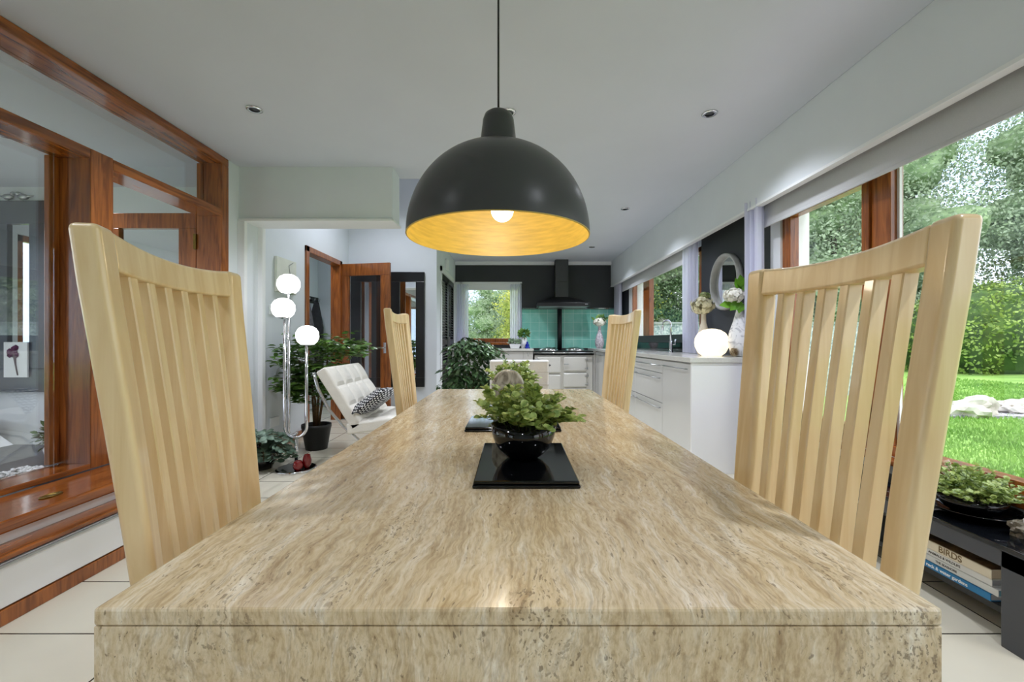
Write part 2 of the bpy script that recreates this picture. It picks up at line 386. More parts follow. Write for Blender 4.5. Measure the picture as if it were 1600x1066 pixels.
M['bark'] = pm('tree_bark', (70, 62, 54), .95, .3, 6, bump=.6)
M['path'] = pm('earth_edge', (150, 132, 100), .95, .1, 10)

# ------------------------------------------------------------------ the shell
def sbox(name, mat, *b, bevel=0): return struct(B(name, mat, None, *b, bevel=bevel))
CH = 2.5; WX = 2.0; BY = 7.8; RY = -2.6
sbox('floor', M['tile'], -5.6, 2.2, RY, 9.0, -.1, 0)
cl = MB()
for b in ((-5.6, 2.2, RY, 3.80), (-.75, 2.2, 3.80, 8.0), (-5.6, -.75, 5.95, 8.0), (-5.6, -2.35, 3.80, 5.95)): cl.box(b[0], b[1], b[2], b[3], CH, CH+.12)
struct(cl.build('ceiling', M['ceil']))
vd = MB(); vd.box(-2.5, -.65, 3.7, 6.05, 3.4, 3.5); struct(vd.build('ceiling', M['ceil']))       # ceiling of the taller hall
vw = MB(); vw.box(-2.4, -.65, 3.68, 3.80, CH+.12, 3.4); vw.box(-.75, -.65, 3.8, 6.0, CH+.12, 3.4)
struct(vw.build('wall_void', M['wall']))
# right wall
def dark(*b): return struct(B('wall_right', M['char'], None, *b))
def lite(*b): return struct(B('wall_right', M['wall'], None, *b))
dark(WX, 2.2, 3.26, 4.49, 0, CH); dark(WX, 2.2, 7.25, 8.0, 0, CH)
dark(WX, 2.2, 4.49, 7.25, 0, 1.06); lite(WX, 2.2, 4.49, 7.25, 2.05, CH)
lite(WX, 2.2, -2.0, 3.26, 0, .43); lite(WX, 2.2, -2.0, 3.26, 2.05, CH); lite(WX, 2.2, RY, -2.0, 0, CH)
sbox('trim_window', M['trim'], 1.985, 2.2, 3.14, 3.26, .43, 2.05)
sbox('trim_window', M['trim'], 1.985, 2.2, 7.10, 7.25, 1.06, 2.05)
# pelmet running the length of the room
pel = MB(); pel.box(1.80, 1.83, RY, BY, 2.05, CH); struct(pel.build('trim_pelmet', M['wall'], bevel=.004))
sbox('trim_pelmet', M['trim'], 1.795, 1.845, RY, BY, 2.035, 2.052)
sbox('trim_pelmet', M['wall'], 1.84, 2.0, RY, BY, 2.43, 2.46)
# back wall
bx0, bx1, bz0, bz1 = -.95, .13, 1.0, 2.10
for b in ((-1.17, bx0, bz0, bz1), (bx1, 2.2, 0, CH), (-1.17, bx1, 0, bz0), (-1.17, bx1, bz1, CH)):
    struct(B('wall_back', M['char'] if b is not None else None, None, b[0], b[1], BY, BY+.2, b[2], b[3]))
sbox('trim_coving', M['trim'], -1.07, 1.8, BY-.05, BY-.001, 2.44, CH)
# wall with the slatted door, from hall corner to back wall
wl = MB(); wl.box(-1.17, -1.07, 6.0, 6.25, 0, CH); wl.box(-1.17, -1.07, 7.55, 7.8, 0, CH); wl.box(-1.17, -1.07, 6.25, 7.55, 2.07, CH)
struct(wl.build('wall_pantry', M['wall']))
sbox('wall_pantry_back', M['white'], -1.24, -1.175, 6.05, 7.79, 0, CH)
sbox('trim_pantry_door', M['trim'], -1.07, -1.05, 6.17, 6.25, 0, 2.14)
sbox('trim_pantry_door', M['trim'], -1.07, -1.05, 7.55, 7.62, 0, 2.14)
sbox('trim_pantry_door', M['trim'], -1.07, -1.05, 6.17, 7.62, 2.07, 2.14)
# hall far wall and hall left wall
sbox('wall_hall_back', M['wall'], -2.4, -1.07, 5.9, 6.0, 0, 3.45)
sbox('wall_hall_back', M['wall'], -1.07, -.65, 5.95, 6.0, CH+.12, 3.45)
hl = MB(); hl.box(-2.4, -2.3, 3.38, 4.72, 0, 2.62); hl.box(-2.4, -2.3, 5.60, 6.0, 0, 2.62); hl.box(-2.4, -2.3, 4.72, 5.60, 2.04, 2.62)
hl.box(-2.4, -2.3, 3.7, 6.0, 2.62, 3.45)
struct(hl.build('wall_hall_left', M['wall']))
# bulkhead over the hall opening with moulded lining
sbox('wall_bulkhead', M['wall'], -2.3, -1.014, 3.54, 3.76, 2.06, CH)
sbox('trim_bulkhead', M['trim'], -2.3, -1.0, 3.52, 3.77, 2.04, 2.062, bevel=.004)
sbox('trim_opening', M['trim'], -2.30, -2.24, 3.52, 3.56, 0, 2.04, bevel=.004)
sbox('trim_opening', M['wall'], -2.30, -2.25, 3.56, 3.72, 0, 2.04)
sbox('trim_opening', M['trim'], -2.30, -2.21, 3.72, 3.77, 0, 2.04, bevel=.004)
sbox('baseboard_hall', M['wood'], -2.3, -2.28, 3.78, 4.66, 0, .075, bevel=.004)
sbox('baseboard_hall', M['trim'], -2.0, -1.07, 5.88, 5.9, 0, .09, bevel=.004)
# coat room beyond the hall door
sbox('wall_coat_room', M['wall'], -3.2, -3.1, 4.1, 6.8, 0, CH)
sbox('wall_coat_room', M['wall'], -3.2, -2.3, 6.7, 6.8, 0, CH)
# sun room behind the glazed partition
sbox('wall_sun_room', M['wall'], -5.6, -2.4, 4.0, 4.1, 0, CH)
sbox('wall_sun_room', M['wall'], -5.7, -5.6, RY, 4.1, 0, .35); sbox('wall_sun_room', M['wall'], -5.7, -5.6, RY, 4.1, 2.25, CH)
sbox('wall_sun_room', M['wall'], -5.7, -5.6, 3.2, 4.1, .35, 2.25); sbox('wall_sun_room', M['wall'], -5.7, -5.6, RY, -2.2, .35, 2.25)
# unseen rear wall; one opening added to let daylight into the sun room
rw = MB(); rw.box(-5.7, -5.0, RY-.15, RY, 0, CH); rw.box(-3.0, 2.2, RY-.15, RY, 0, CH)
rw.box(-5.0, -3.0, RY-.15, RY, 2.2, CH); rw.box(-5, -3, RY-.15, RY, 0, .3)
struct(rw.build('wall_rear', M['wall']))

def window_frame(n, x0, x1, parts, zb, zt, mull, ya, yb, wd=.055, label=None):
    """glazed frame lying in a plane of constant X; mull lists the mullion spans in Y"""
    root = bpy.data.objects.new('window_%d' % n, None); COL.objects.link(root); root['kind'] = 'structure'
    root.location = (x0, ya, zb)
    f = MB(); f.box(x0, x1, ya, yb, zb, zb+wd); f.box(x0, x1, ya, yb, zt-wd, zt); f.box(x0, x1, ya, ya+wd, zb, zt); f.box(x0, x1, yb-wd, yb, zb, zt)
    f.build('window_frame', M['wood'], root, bevel=.003)
    for a, b in mull: MB().box(x0, x1, a, b, zb+wd, zt-wd).build('mullion', M['wood'], root, bevel=.003)
    for a, b in parts: MB().box((x0+x1)/2-.003, (x0+x1)/2+.003, a, b, zb+wd, zt-wd).build('pane', M['glass'], root)
    return root
# big window beside the table: one opening sash and two fixed lights
w1 = window_frame(1, 2.0, 2.07, [(-1.9, .1), (.2, 2.24)], .43, 2.05, [(.1, .2), (2.24, 2.36)], -2.0, 3.14)
sash = MB()
for b in ((2.36, 3.085, .49, .545), (2.36, 3.085, 1.93, 1.985), (2.36, 2.41, .545, 1.93), (3.03, 3.085, .545, 1.93)): sash.box(1.985, 2.05, *b)
sash.build('window_sash', M['wood'], w1, bevel=.004)
MB().box(2.015, 2.021, 2.41, 3.03, .545, 1.93).build('pane', M['glass'], w1)
MB().box(2.035, 2.05, 2.225, 2.24, .49, 1.99).build('glazing_bead', M['white'], w1)
B('window_sill', M['woodh'], w1, 1.93, 2.0, -1.9, 3.14, .40, .43, bevel=.006)
# kitchen window over the sink
w2 = window_frame(2, 2.0, 2.07, [(4.545, 6.22)], 1.06, 2.05, [(6.22, 6.50)], 4.49, 7.10)
MB().box(2.03, 2.036, 6.5, 7.05, 1.115, 1.995).build('pane', M['glass'], w2)
B('window_sill', M['blk'], w2, 1.93, 1.9995, 4.49, 7.10, 1.025, 1.118, bevel=.004)
# back window
w3 = bpy.data.objects.new('window_3', None); COL.objects.link(w3); w3['kind'] = 'structure'; w3.location = (bx0, BY, bz0)
f = MB(); f.box(bx0, bx1, BY+.08, BY+.14, bz0, bz0+.09); f.box(bx0, bx0+.05, BY+.08, BY+.14, bz0, bz1); f.box(bx1-.05, bx1, BY+.08, BY+.14, bz0, bz1); f.box(bx0, bx1, BY+.08, BY+.14, bz1-.05, bz1)
f.build('window_frame', M['wood'], w3, bevel=.004)
B('pane', M['glass'], w3, bx0+.05, bx1-.05, BY+.105, BY+.111, bz0+.09, bz1-.05)
B('window_sill', M['woodh'], w3, bx0, bx1, BY-.03, BY+.08, bz0-.03, bz0+.015, bevel=.004)
rv = MB(); rv.box(bx0-.04, bx1+.03, BY-.012, BY, bz1, bz1+.03); rv.box(bx0, bx1, BY, BY+.08, bz1-.012, bz1); rv.box(bx0, bx0+.012, BY, BY+.08, bz0, bz1); rv.box(bx1-.012, bx1, BY, BY+.08, bz0, bz1)
rv.box(bx0-.12, bx0, BY-.012, BY, bz0-.09, bz1+.03); rv.build('reveal', M['trim'], w3)

r = bpy.data.objects.new('window_5', None); COL.objects.link(r); r['kind'] = 'structure'; r.location = (-5.65, 0, .35)  # unseen side window, added so more daylight reaches the sun room
f = MB(); f.box(-5.68, -5.62, -2.2, 3.2, .35, .42); f.box(-5.68, -5.62, -2.2, 3.2, 2.18, 2.25)
for y in (-2.2, -.4, 1.4, 3.13): f.box(-5.68, -5.62, y, y+.07, .35, 2.25)
f.build('window_frame', M['wood'], r); B('pane', M['glass'], r, -5.653, -5.648, -2.2, 3.2, .42, 2.18)
# unseen rear window, added to light the sun room
for n, (a, b, z) in enumerate(((-5.0, -3.0, .3),)):
    r = bpy.data.objects.new('window_%d' % (4+n), None); COL.objects.link(r); r['kind'] = 'structure'; r.location = (a, RY, z)  # added opening, out of view, for daylight only
    f = MB(); f.box(a, b, RY-.12, RY-.05, z, z+.07); f.box(a, b, RY-.12, RY-.05, 2.13, 2.2)
    for x in (a, (a+b)/2-.035, b-.07): f.box(x, x+.07, RY-.12, RY-.05, z, 2.2)
    f.build('window_frame', M['wood'], r); B('pane', M['glass'], r, a, b, RY-.09, RY-.085, z+.07, 2.13)

# ------------------------------------------------------------------ glazed timber partition on the left
PX = -2.29; GX = -2.44
pt = bpy.data.objects.new('window_6', None); COL.objects.link(pt); pt['kind'] = 'structure'; pt.location = (PX, 2.3, .34)
def pp(name, *b, m='wood', bevel=.004): return B(name, M[m], pt, *b, bevel=bevel)
pp('head_beam', GX-.03, PX, RY, 3.40, 2.44, 2.497, m='woodh')
pp('transom', GX-.03, PX, RY, 2.29, 2.03, 2.085, m='woodh')
pp('transom', GX-.03, PX, 2.42, 3.319, 2.02, 2.08, m='woodh')
pp('post', GX-.03, PX, 2.29, 2.42, .345, 2.085)
pp('post', GX-.05, PX, 3.32, 3.40, 0, 2.44)
pp('post', GX-.03, PX, -.2, -.07, .345, 2.085)
pp('glazing_bead', GX-.05, GX-.02, 2.24, 2.29, .38, 2.03)
pp('bottom_rail', GX-.03, PX-.0, RY, 2.29, .345, .375, m='woodh')
B('pane', M['glass2'], pt, GX, GX+.006, -.07, 2.24, .375, 2.03)
B('pane', M['glass2'], pt, GX, GX+.006, RY, -.2, .375, 2.03)
B('pane', M['glass2'], pt, GX, GX+.006, RY, 3.32, 2.085, 2.44)
# open door of the partition
d1 = bpy.data.objects.new('door_1', None); COL.objects.link(d1); d1['kind'] = 'structure'; d1.location = (GX-.05, 3.34, 0)
f = MB(); X0, X1 = -3.22, -2.50
f.box(X0, X1, 3.33, 3.375, 1.93, 2.05); f.box(X0, X0+.11, 3.33, 3.375, .01, 1.93); f.box(X1-.14, X1, 3.33, 3.375, .01, 1.93); f.box(X0, X1, 3.33, 3.375, .01, .25)
f.build('door_frame', M['wood'], d1, bevel=.004); B('pane', M['glass2'], d1, X0+.11, X1-.14, 3.35, 3.356, .25, 1.93)
B('hinge', M['brass'], d1, -2.505, -2.485, 3.305, 3.33, 1.76, 1.88)
# low boxed ledge with drawers under the glazing
lg = tag(bpy.data.objects.new('window_seat', None), 'long mahogany ledge with white drawer fronts under the glazed partition', 'window seat'); COL.objects.link(lg); lg.location = (-2.1, .5, 0)
LY = 2.62
B('carcass', M['white'], lg, GX, -1.99, RY+.02, LY-.02, .06, .293)
B('seat_board', M['woodh'], lg, PX+.002, -1.965, RY+.02, LY, .293, .343, bevel=.01)
B('drawer_ledge', M['woodh'], lg, -1.99, -1.862, RY+.02, LY-.02, .232, .252, bevel=.004)
B('drawer_box', M['white'], lg, -1.988, -1.885, RY+.02, LY-.02, .062, .23)
B('plinth', M['wood'], lg, -1.99, -1.858, RY+.02, LY-.02, 0, .058, bevel=.003)
for a, b in ((-2.55, -.62), (-.61, .98), (.99, 2.59)):
    d = B('drawer', M['white'], lg, -1.884, -1.862, a, b, .064, .226, bevel=.003)
    B('handle_rail', M['steel'], d, -1.862, -1.852, a, b, .214, .226, bevel=.003)
    for yy in (a+.03, b-.10): B('handle_bracket', M['chrome'], d, -1.862, -1.845, yy, yy+.07, .226, .236)
rg = MB(); 
for k in range(20): 
    pass
rg.lathe([(.0, 0), (.045, 0), (.048, .004), (.038, .006), (.036, .002), (0, .002)], (-2.08, 1.90, .3435), 24, sx=.5)
rg.build('flush_ring_pull', M['brass'], lg)

# ------------------------------------------------------------------ table
tb = thing('dining_table', 'long travertine dining table with thick edge, in the centre of the room', 'table', (0, 1.5, 0))
B('tabletop', M['trav'], tb, -.455, .465, .457, 2.55, .731, .75, bevel=.003)
ap = MB(); ap.box(-.4545, .4645, .4575, 2.5495, .655, .7304); ap.build('apron', M['trav'], tb, bevel=.0008)
B('pedestal', M['trav'], tb, -.2, .2, 1.28, 1.98, 0, .655, bevel=.01)

# ------------------------------------------------------------------ dining chairs
def back_x(z):
    if z < .46: return -.225-.02*((.46-z)/.46)**1.4
    return -.225-.077*((z-.46)/.745)**1.2
def hwz(z): return .237-.058*(1.205-max(z, .4))
def crv(y): return -.022*(1-(y/.235)**2)
def make_chair():
    t = thing('dining_chair', 'x', 'chair')
    HW = .237
    for s in (-1, 1):
        rings = []
        for i in range(15):
            z = i/14*1.208; w = .030+.018*min(1, max(0, (z-.3)/.5)); th = .034+.006*min(1, z)
            x = back_x(z); hw = hwz(z); y1 = s*hw; y0 = s*(hw-w)
            if i == 14: x += .003
            c0 = crv(y0) if z > .5 else 0
            rings.append([(x+th/2, y1, z), (x+c0+th/2, y0, z), (x+c0-th/2, y0, z), (x-th/2, y1, z)])
        MB().loft(rings).build('back_post', M['maple'], t, bevel=.010, seg=4, smooth=True)
    # top rail, dipping and bowed
    rings = []
    for i in range(17):
        y = -(HW-.046)+2*(HW-.046)*i/16; c = crv(y); dip = .013*(1-(y/.19)**2)
        zt = 1.206-dip; zb = 1.146-dip*.5; xt = back_x(zt)+c; xb = back_x(zb)+c
        rings.append([(xt+.0195, y, zt), (xb+.0195, y, zb), (xb-.018, y, zb), (xt-.018, y, zt)])
    MB().loft(rings).build('top_rail', M['maple'], t, bevel=.006, seg=3, smooth=True)
    rings = []
    for i in range(9):
        hw = hwz(.52)-.03; y = -hw+2*hw*i/8; c = crv(y)*.6; x = back_x(.52)+c
        rings.append([(x+.014, y, .55), (x+.014, y, .49), (x-.014, y, .49), (x-.014, y, .55)])
    MB().loft(rings).build('lower_rail', M['maple'], t, bevel=.004, smooth=True)
    for k in range(6):
        yy = (k-2.5)*.0545; rings = []
        for i in range(9):
            z = .53+(1.15-.53)*i/8; y = yy*hwz(z)/hwz(1.15); x = back_x(z)+crv(y)*(.6+.4*i/8); h = .0104
            rings.append([(x+.014, y+h, z), (x+.014, y-h, z), (x-.0125, y-h, z), (x-.0125, y+h, z)])
        MB().loft(rings).build('slat', M['maple'], t, bevel=.002, seg=1)
    # seat
    B('seat_frame', M['maple'], t, -.222, .215, -.205, .205, .405, .445, bevel=.008)
    B('seat_pad', M['cream'], t, -.205, .205, -.195, .195, .446, .485, bevel=.018)
    for s in (-1, 1):
        y = s*.18; MB().loft([[(.175+a*.5, y+b*.5, 0) for a, b in ((.03, .03), (-.03, .03), (-.03, -.03), (.03, -.03))], [(.18+a*.5, y+b*.5, .405) for a, b in ((.045, .045), (-.045, .045), (-.045, -.045), (.045, -.045))]]).build('leg', M['maple'], t, bevel=.006)
    return t
proto = make_chair()
XB = -.302
def place_chair(mx, my, deg, label, first=False):
    o = proto if first else copy_tree(proto)
    a = math.radians(deg); o.rotation_euler = (0, 0, a)
    o.location = (mx-XB*math.cos(a), my-XB*math.sin(a), 0); o['label'] = label; o['group'] = 'high-backed slatted dining chairs at the table'
place_chair(-.655, .823, 11.5, 'pale slat-back dining chair at the left near corner, before the glazed partition', True)
place_chair(.594, .786, 180+1.6, 'pale slat-back dining chair at the right near corner, before the garden window')
place_chair(-.655, 2.38, 3, 'pale slat-back dining chair at the left far end, before the hall mirror')
place_chair(.652, 2.49, 180+4.5, 'pale slat-back dining chair at the right far end, before the kitchen drawers')
# white chair at the far head of the table
wc = thing('upholstered_chair', 'white leather high chair with horizontal seams at the far head of the table', 'chair', (.04, 2.95, 0))
bk = MB()
rings = []
for i in range(12):
    z = .40+(.915-.40)*i/11; g = .004 if i % 2 else 0; y = 2.80-.06*(z-.4); 
    rings.append([(-.155, y, z), (.235, y, z), (.235, y+.05, z), (-.155, y+.05, z)])
M['wleather'] = pm('white_leather', (238, 238, 240), .35, .02, 14, bump=.1, bscale=90)
bk.loft(rings); bk.build('backrest', M['wleather'], wc, bevel=.012)
for k in range(5):
    z = .90-.085*(k+1)+.02; y = 2.80-.06*(z-.4)
    MB().box(-.156, .236, y-.0015, y+.03, z-.0015, z+.0015).build('seam', M['cab'], wc)
B('seat', M['wleather'], wc, -.155, .235, 2.83, 3.22, .40, .48, bevel=.02)
for x in (-.13, .19):
    for y in (2.85, 3.17): MB().tube([(x, y, 0), (x, y, .40)], .014).build('leg', M['chrome'], wc)

# ------------------------------------------------------------------ mats, bowls and plants on the table
def rmat(label, cx, cy, wx, wy, z, layers, first=None):
    r = thing('place_mat', label, 'place mat', (cx, cy, z), 0, 'black glass mats down the middle of the table')
    for k in range(layers):
        s = .002*k
        B('mat_sheet', M['blkg'], r, cx-wx/2+s, cx+wx/2-s, cy-wy/2+s, cy+wy/2-s, z+.0075*k, z+.0075*k+.0070, bevel=.0025)
    return z+.0075*layers
ztop = rmat('black glossy mat nearest the viewer, under the first black bowl', .026, .985, .213, .318, .7505, 2)
zt2 = rmat('wide black glossy mat across the table under the stone disc', -.001, 1.45, .31, .213, .7505, 2)
zt3 = rmat('black glossy mat furthest down the table under the far bowl', .0, 1.93, .213, .30, .7505, 2)
def bowl_plant(cx, cy, z, label, blabel, seed, n=95, fr=.108, fh=.118, br=.078, bh=.078):
    rr = random.Random(seed)
    r = thing('bowl_planter', label, 'potted plant', (cx, cy, z), 0, 'leafy plants in black bowls on the table')
    k = br/.078; h = bh
    MB().lathe([(0, .0), (.030*k, 0), (.045*k, .008), (.062*k, h*.33), (.073*k, h*.64), (br, h), (br-.003, h), (.070*k, h*.64), (.058*k, h*.33), (0, .02)], (cx, cy, z), 48).build('bowl', M['blkg'], r)
    MB().lathe([(0, h-.012), (.074*k, h-.014)], (cx, cy, z), 24).build('soil', M['soil'], r)
    vs = []; fs = []; st = MB()
    for i in range(n):
        az = rr.uniform(0, 2*PI); el = math.acos(rr.uniform(.24, 1.0))   # from vertical
        ln = fr*rr.uniform(.65, 1.1)
        dirv = Vector((math.sin(el)*math.cos(az), math.sin(el)*math.sin(az), math.cos(el)*fh/fr))
        b = Vector((cx, cy, z+h-.015))+Vector((math.cos(az), math.sin(az), 0))*rr.uniform(0, .045*k)
        end = b+dirv*ln*.95; mid = b+dirv*ln*.5+Vector((0, 0, .018))
        st.tube([b, mid, end], .0009, 5)
        for j in range(8):
            t = .30+.70*j/7; p = (b*(1-t)+mid*t)*(1-t)+(mid*(1-t)+end*t)*t
            p.z = max(p.z, z+h+.002)
            for sg in (-1, 1):
                a2 = rr.uniform(0, 2*PI); side = Vector((math.cos(a2), math.sin(a2), rr.uniform(-.2, .5)))
                d = (side*.9+dirv*.6); nm = Vector((rr.gauss(0, .4), rr.gauss(0, .4)-.2, 1)).normalized()
                sz = rr.uniform(.014, .023)*(1 if j < 6 else .85)
                leaf(vs, fs, p, d, nm, sz, sz*.95, .3)
    st.build('stems', M['gstem'], r); fast_mesh('foliage', vs, fs, M['leafb'], r)
    return r
bowl_plant(.024, 1.0, ztop, 'round-leaved green plant in a glossy black bowl, nearest on the table', '', 3)
bowl_plant(-.005, 1.93, zt3, 'small round-leaved green plant further down the table, behind the stone disc', '', 9, fr=.105, fh=.12)
sd = MB(); ring = []
for i in range(41):
    a = PI*i/40; ring.append((-.018+.056*math.cos(a)*(1 if abs(math.cos(a)) < .98 else 1), zt2+.118+.058*math.sin(a)))
poly = [(-.018+.053, zt2+.0)]+ring+[(-.018-.053, zt2)]
sd.prism(poly, 'y', 1.435, 1.485)
def agate():
    m = pm('banded_stone', (104, 98, 86), .25, rgb2=(190, 188, 180), scale=16, stretch=(1.5, 1, .8), distort=2.5, bump=.1); return m
s0 = sd.build('stone_sculpture', agate(), bevel=.008, seg=3); tag(s0, 'round-topped brown and white banded stone standing on the wide black mat', 'ornament')

# ------------------------------------------------------------------ pendant lamp
LX, LYY, LZ = -.05, 1.42, 1.386
pl = thing('pendant_lamp', 'large black dome pendant lamp with gold inside hanging over the table', 'lamp', (LX, LYY, LZ))
prof_o = []
for i in range(25):
    a = PI/2*i/24*(1-.13); prof_o.append((.303*math.cos(a)**.92 if i else .303, .300*math.sin(a)/math.sin(PI/2*.87)))
top_r = .062
prof_o = [(r, z) for r, z in prof_o if r > top_r]+[(top_r, .300)]
MB().lathe(prof_o, (LX, LYY, LZ), 96).build('shade', M['shade'], pl)
MB().lathe([(r-.0035, z-.0005) for r, z in prof_o]+[(0.0, .297)], (LX, LYY, LZ), 96).build('shade_lining', M['gold'], pl)
MB().lathe([(.303, 0), (.3035, .002), (.2995, .002), (.2995, 0), (.303, 0)], (LX, LYY, LZ), 96).build('shade_rim', M['gold'], pl)
MB().lathe([(.0635, .298), (.0625, .305), (.052, .395), (.046, .412), (.036, .420), (.0, .421)], (LX, LYY, LZ), 48).build('neck', M['shade'], pl)
MB().tube([(LX, LYY, LZ+.42), (LX, LYY, 2.49)], .0035, 8).build('cord', M['blk'], pl)
MB().lathe([(0, 2.5), (.05, 2.5), (.05, 2.475), (.01, 2.465), (0, 2.465)], (LX, LYY, 0), 32).build('ceiling_rose', M['blk'], pl)
bx, by = LX+.013, LYY
MB().lathe([(.0, .245), (.022, .245), (.022, .13), (.020, .12), (0, .12)], (bx, by, LZ), 20).build('lamp_holder', M['blk'], pl)
MB().ico((bx, by, LZ+.093), .038, 3).build('bulb', M['bulb'], pl)
pb = bpy.data.lights.new('pendant_bulb', 'POINT'); pb.energy = 2.2; pb.color = (1, .88, .70); pb.shadow_soft_size = .038
po = bpy.data.objects.new('pendant_bulb', pb); COL.objects.link(po); po.location = (bx, by, LZ+.035)

# ------------------------------------------------------------------ ceiling downlights
def downlight(x, y, z=CH, label='', watt=None, col=DOWN_COL, spot=128):
    r = thing('downlight', label, 'light', (x, y, z), 0, 'recessed ceiling downlights')
    MB().lathe([(.030, -.006), (.032, -.001), (.048, -.001), (.048, -.005), (.040, -.008), (.030, -.006)], (x, y, z), 32).build('bezel', M['chrome'], r)
    MB().lathe([(0, -.003), (.030, -.003), (.030, -.001)], (x, y, z), 24).build('lens', M['dgrey'], r)
    l = bpy.data.lights.new('downlight_lamp', 'SPOT'); l.energy = watt or DOWN_W; l.spot_size = math.radians(spot); l.spot_blend = 1.0; l.color = col; l.shadow_soft_size = .04
    lo = bpy.data.objects.new('downlight_lamp', l); COL.objects.link(lo); lo.location = (x, y, z-.03)
    return r
for x, y, lb in ((-1.63, 2.66, 'round chrome recessed downlight on the ceiling above the partition post'), (1.26, 2.71, 'round chrome recessed downlight between pendant and garden window'),
                 (-.03, 2.69, 'recessed downlight just behind the top of the pendant'), (1.235, 4.66, 'recessed downlight above the kitchen drawers'),
                 (1.22, 6.55, 'small recessed downlight furthest away near the back wall')):
    downlight(x, y, label=lb)
downlight(-.03, 4.66, label='added downlight hidden behind the black dome, nearer one')  # this and the next are added to brighten the kitchen
downlight(-.03, 6.55, label='added downlight hidden behind the black dome, further one')
downlight(-1.55, 4.9, 3.4, 'added unseen downlight in the tall hall ceiling', 85)  # lamp added out of view to brighten the hall walls
for x, y, lb in ((-1.63, .2, 'added unseen downlight beside the near part of the glazed partition'), (1.26, .2, 'added unseen downlight beside the near end of the garden window'), (-.2, -1.2, 'added unseen downlight behind the viewer'), (-4.2, 1.6, 'added unseen downlight in the middle of the room behind the partition'), (-3.6, 3.0, 'added unseen downlight by the slate-framed mirror behind the partition')): downlight(x, y, label=lb)  # lamps added out of view to raise the interior light
downlight(-2.75, 5.4, label='added unseen downlight in the coat room', watt=40)  # extra lamp, unseen, added to light the coat room

# ------------------------------------------------------------------ hall door and coat room
d2 = bpy.data.objects.new('door_2', None); COL.objects.link(d2); d2['kind'] = 'structure'; d2.location = (-2.3, 5.6, 0)
f = MB(); 
f.box(-2.41, -2.28, 4.66, 4.73, 0, 2.10); f.box(-2.41, -2.28, 5.57, 5.64, 0, 2.10); f.box(-2.41, -2.28, 4.66, 5.64, 2.035, 2.10)
f.build('door_lining', M['wood'], d2, bevel=.005)
# leaf, swung into the hall
hx0, hy0, hx1, hy1 = -2.30, 5.62, -1.60, 5.50
ang = math.atan2(hy1-hy0, hx1-hx0); wd = math.hypot(hx1-hx0, hy1-hy0)
Mt = Matrix.Translation((hx0, hy0, 0)) @ Matrix.Rotation(ang, 4, 'Z')
def rot_mb(mb): mb.v = [tuple(Mt @ Vector(v)) for v in mb.v]; return mb
f = MB(); f.box(0, wd, -.02, .02, 1.90, 2.06); f.box(0, .13, -.02, .02, .01, 1.90); f.box(wd-.13, wd, -.02, .02, .01, 1.90); f.box(0, wd, -.02, .02, .01, .22)
rot_mb(f).build('door_leaf', M['wood'], d2, bevel=.004)
rot_mb(MB().box(.13, wd-.13, -.003, .003, .22, 1.90)).build('pane', M['glass'], d2)
h = rot_mb(MB().box(wd-.085, wd-.045, -.032, -.02, .88, 1.02).box(wd-.16, wd-.055, -.062, -.048, .945, .962).box(wd-.072, wd-.058, -.055, -.03, .945, .962)); h.build('door_handle', M['chrome'], d2, bevel=.003)
# coats and hook rail
hr = thing('coat_rack', 'dark wooden hook rail on the wall seen through the hall door', 'coat rack', (-3.08, 6.2, 1.68))
B('rail', M['blk'], hr, -3.1, -3.08, 5.7, 6.68, 1.62, 1.72, bevel=.003)
for k in range(6): MB().tube([(-3.08, 5.8+.16*k, 1.66), (-3.03, 5.8+.16*k, 1.65), (-3.02, 5.8+.16*k, 1.69)], .006).build('hook', M['steel'], hr)
coatm = [pm('coat_grey', (92, 90, 94), .9, .25, 25), pm('coat_black', (34, 34, 38), .9, .2, 25)]
for k, (yy, lb) in enumerate(((6.12, 'grey striped coat hanging on the rack seen through the hall door'), (6.42, 'black coat hanging on the rack nearest the far corner'))):
    rings = []
    for i in range(9):
        z = 1.62-1.0*i/8; w = .04+.12*min(1, i/2.5); dd = .03+.05*min(1, i/3)
        rings.append([(-2.99+dd*math.sin(2*PI*j/14)*(1+.25*math.sin(5*j)), yy+w*math.cos(2*PI*j/14)*(1+.15*math.sin(j*3)), z) for j in range(14)])
    tag(MB().loft(rings, True).build('coat', coatm[k], None, smooth=True), lb, 'coat')

# mirrors with broad black frames
def wall_mirror(x0, x1, z0, z1, ix0, ix1, iz0, iz1, y, label, fm):
    r = thing('wall_mirror', label, 'mirror', ((x0+x1)/2, y, z0))
    f = MB(); f.box(x0, x1, y-.035, y, z0, iz0); f.box(x0, x1, y-.035, y, iz1, z1); f.box(x0, ix0, y-.035, y, iz0, iz1); f.box(ix1, x1, y-.035, y, iz0, iz1)
    f.build('frame', fm, r, bevel=.004); B('mirror_glass', M['mirror'], r, ix0, ix1, y-.012, y-.006, iz0, iz1)
    return r
wall_mirror(-1.716, -1.235, .40, 2.0, -1.58, -1.355, .53, 1.865, 5.898, 'tall black-framed mirror on the hall wall, right of the open door', M['blk'])
wall_mirror(-2.26, -1.84, .40, 2.0, -2.12, -1.97, .53, 1.865, 5.898, 'tall black-framed mirror standing in for a reflection in the glass of the open door', M['blk'])  # mirror put in place of a reflection in the door glass
fm3 = pm('slate_frame', (78, 84, 94), .25, .05, 4)
m3 = wall_mirror(-4.95, -4.36, .56, 2.36, -4.75, -4.545, .78, 2.14, 3.998, 'tall slate-framed mirror in the room behind the glazed partition', fm3)
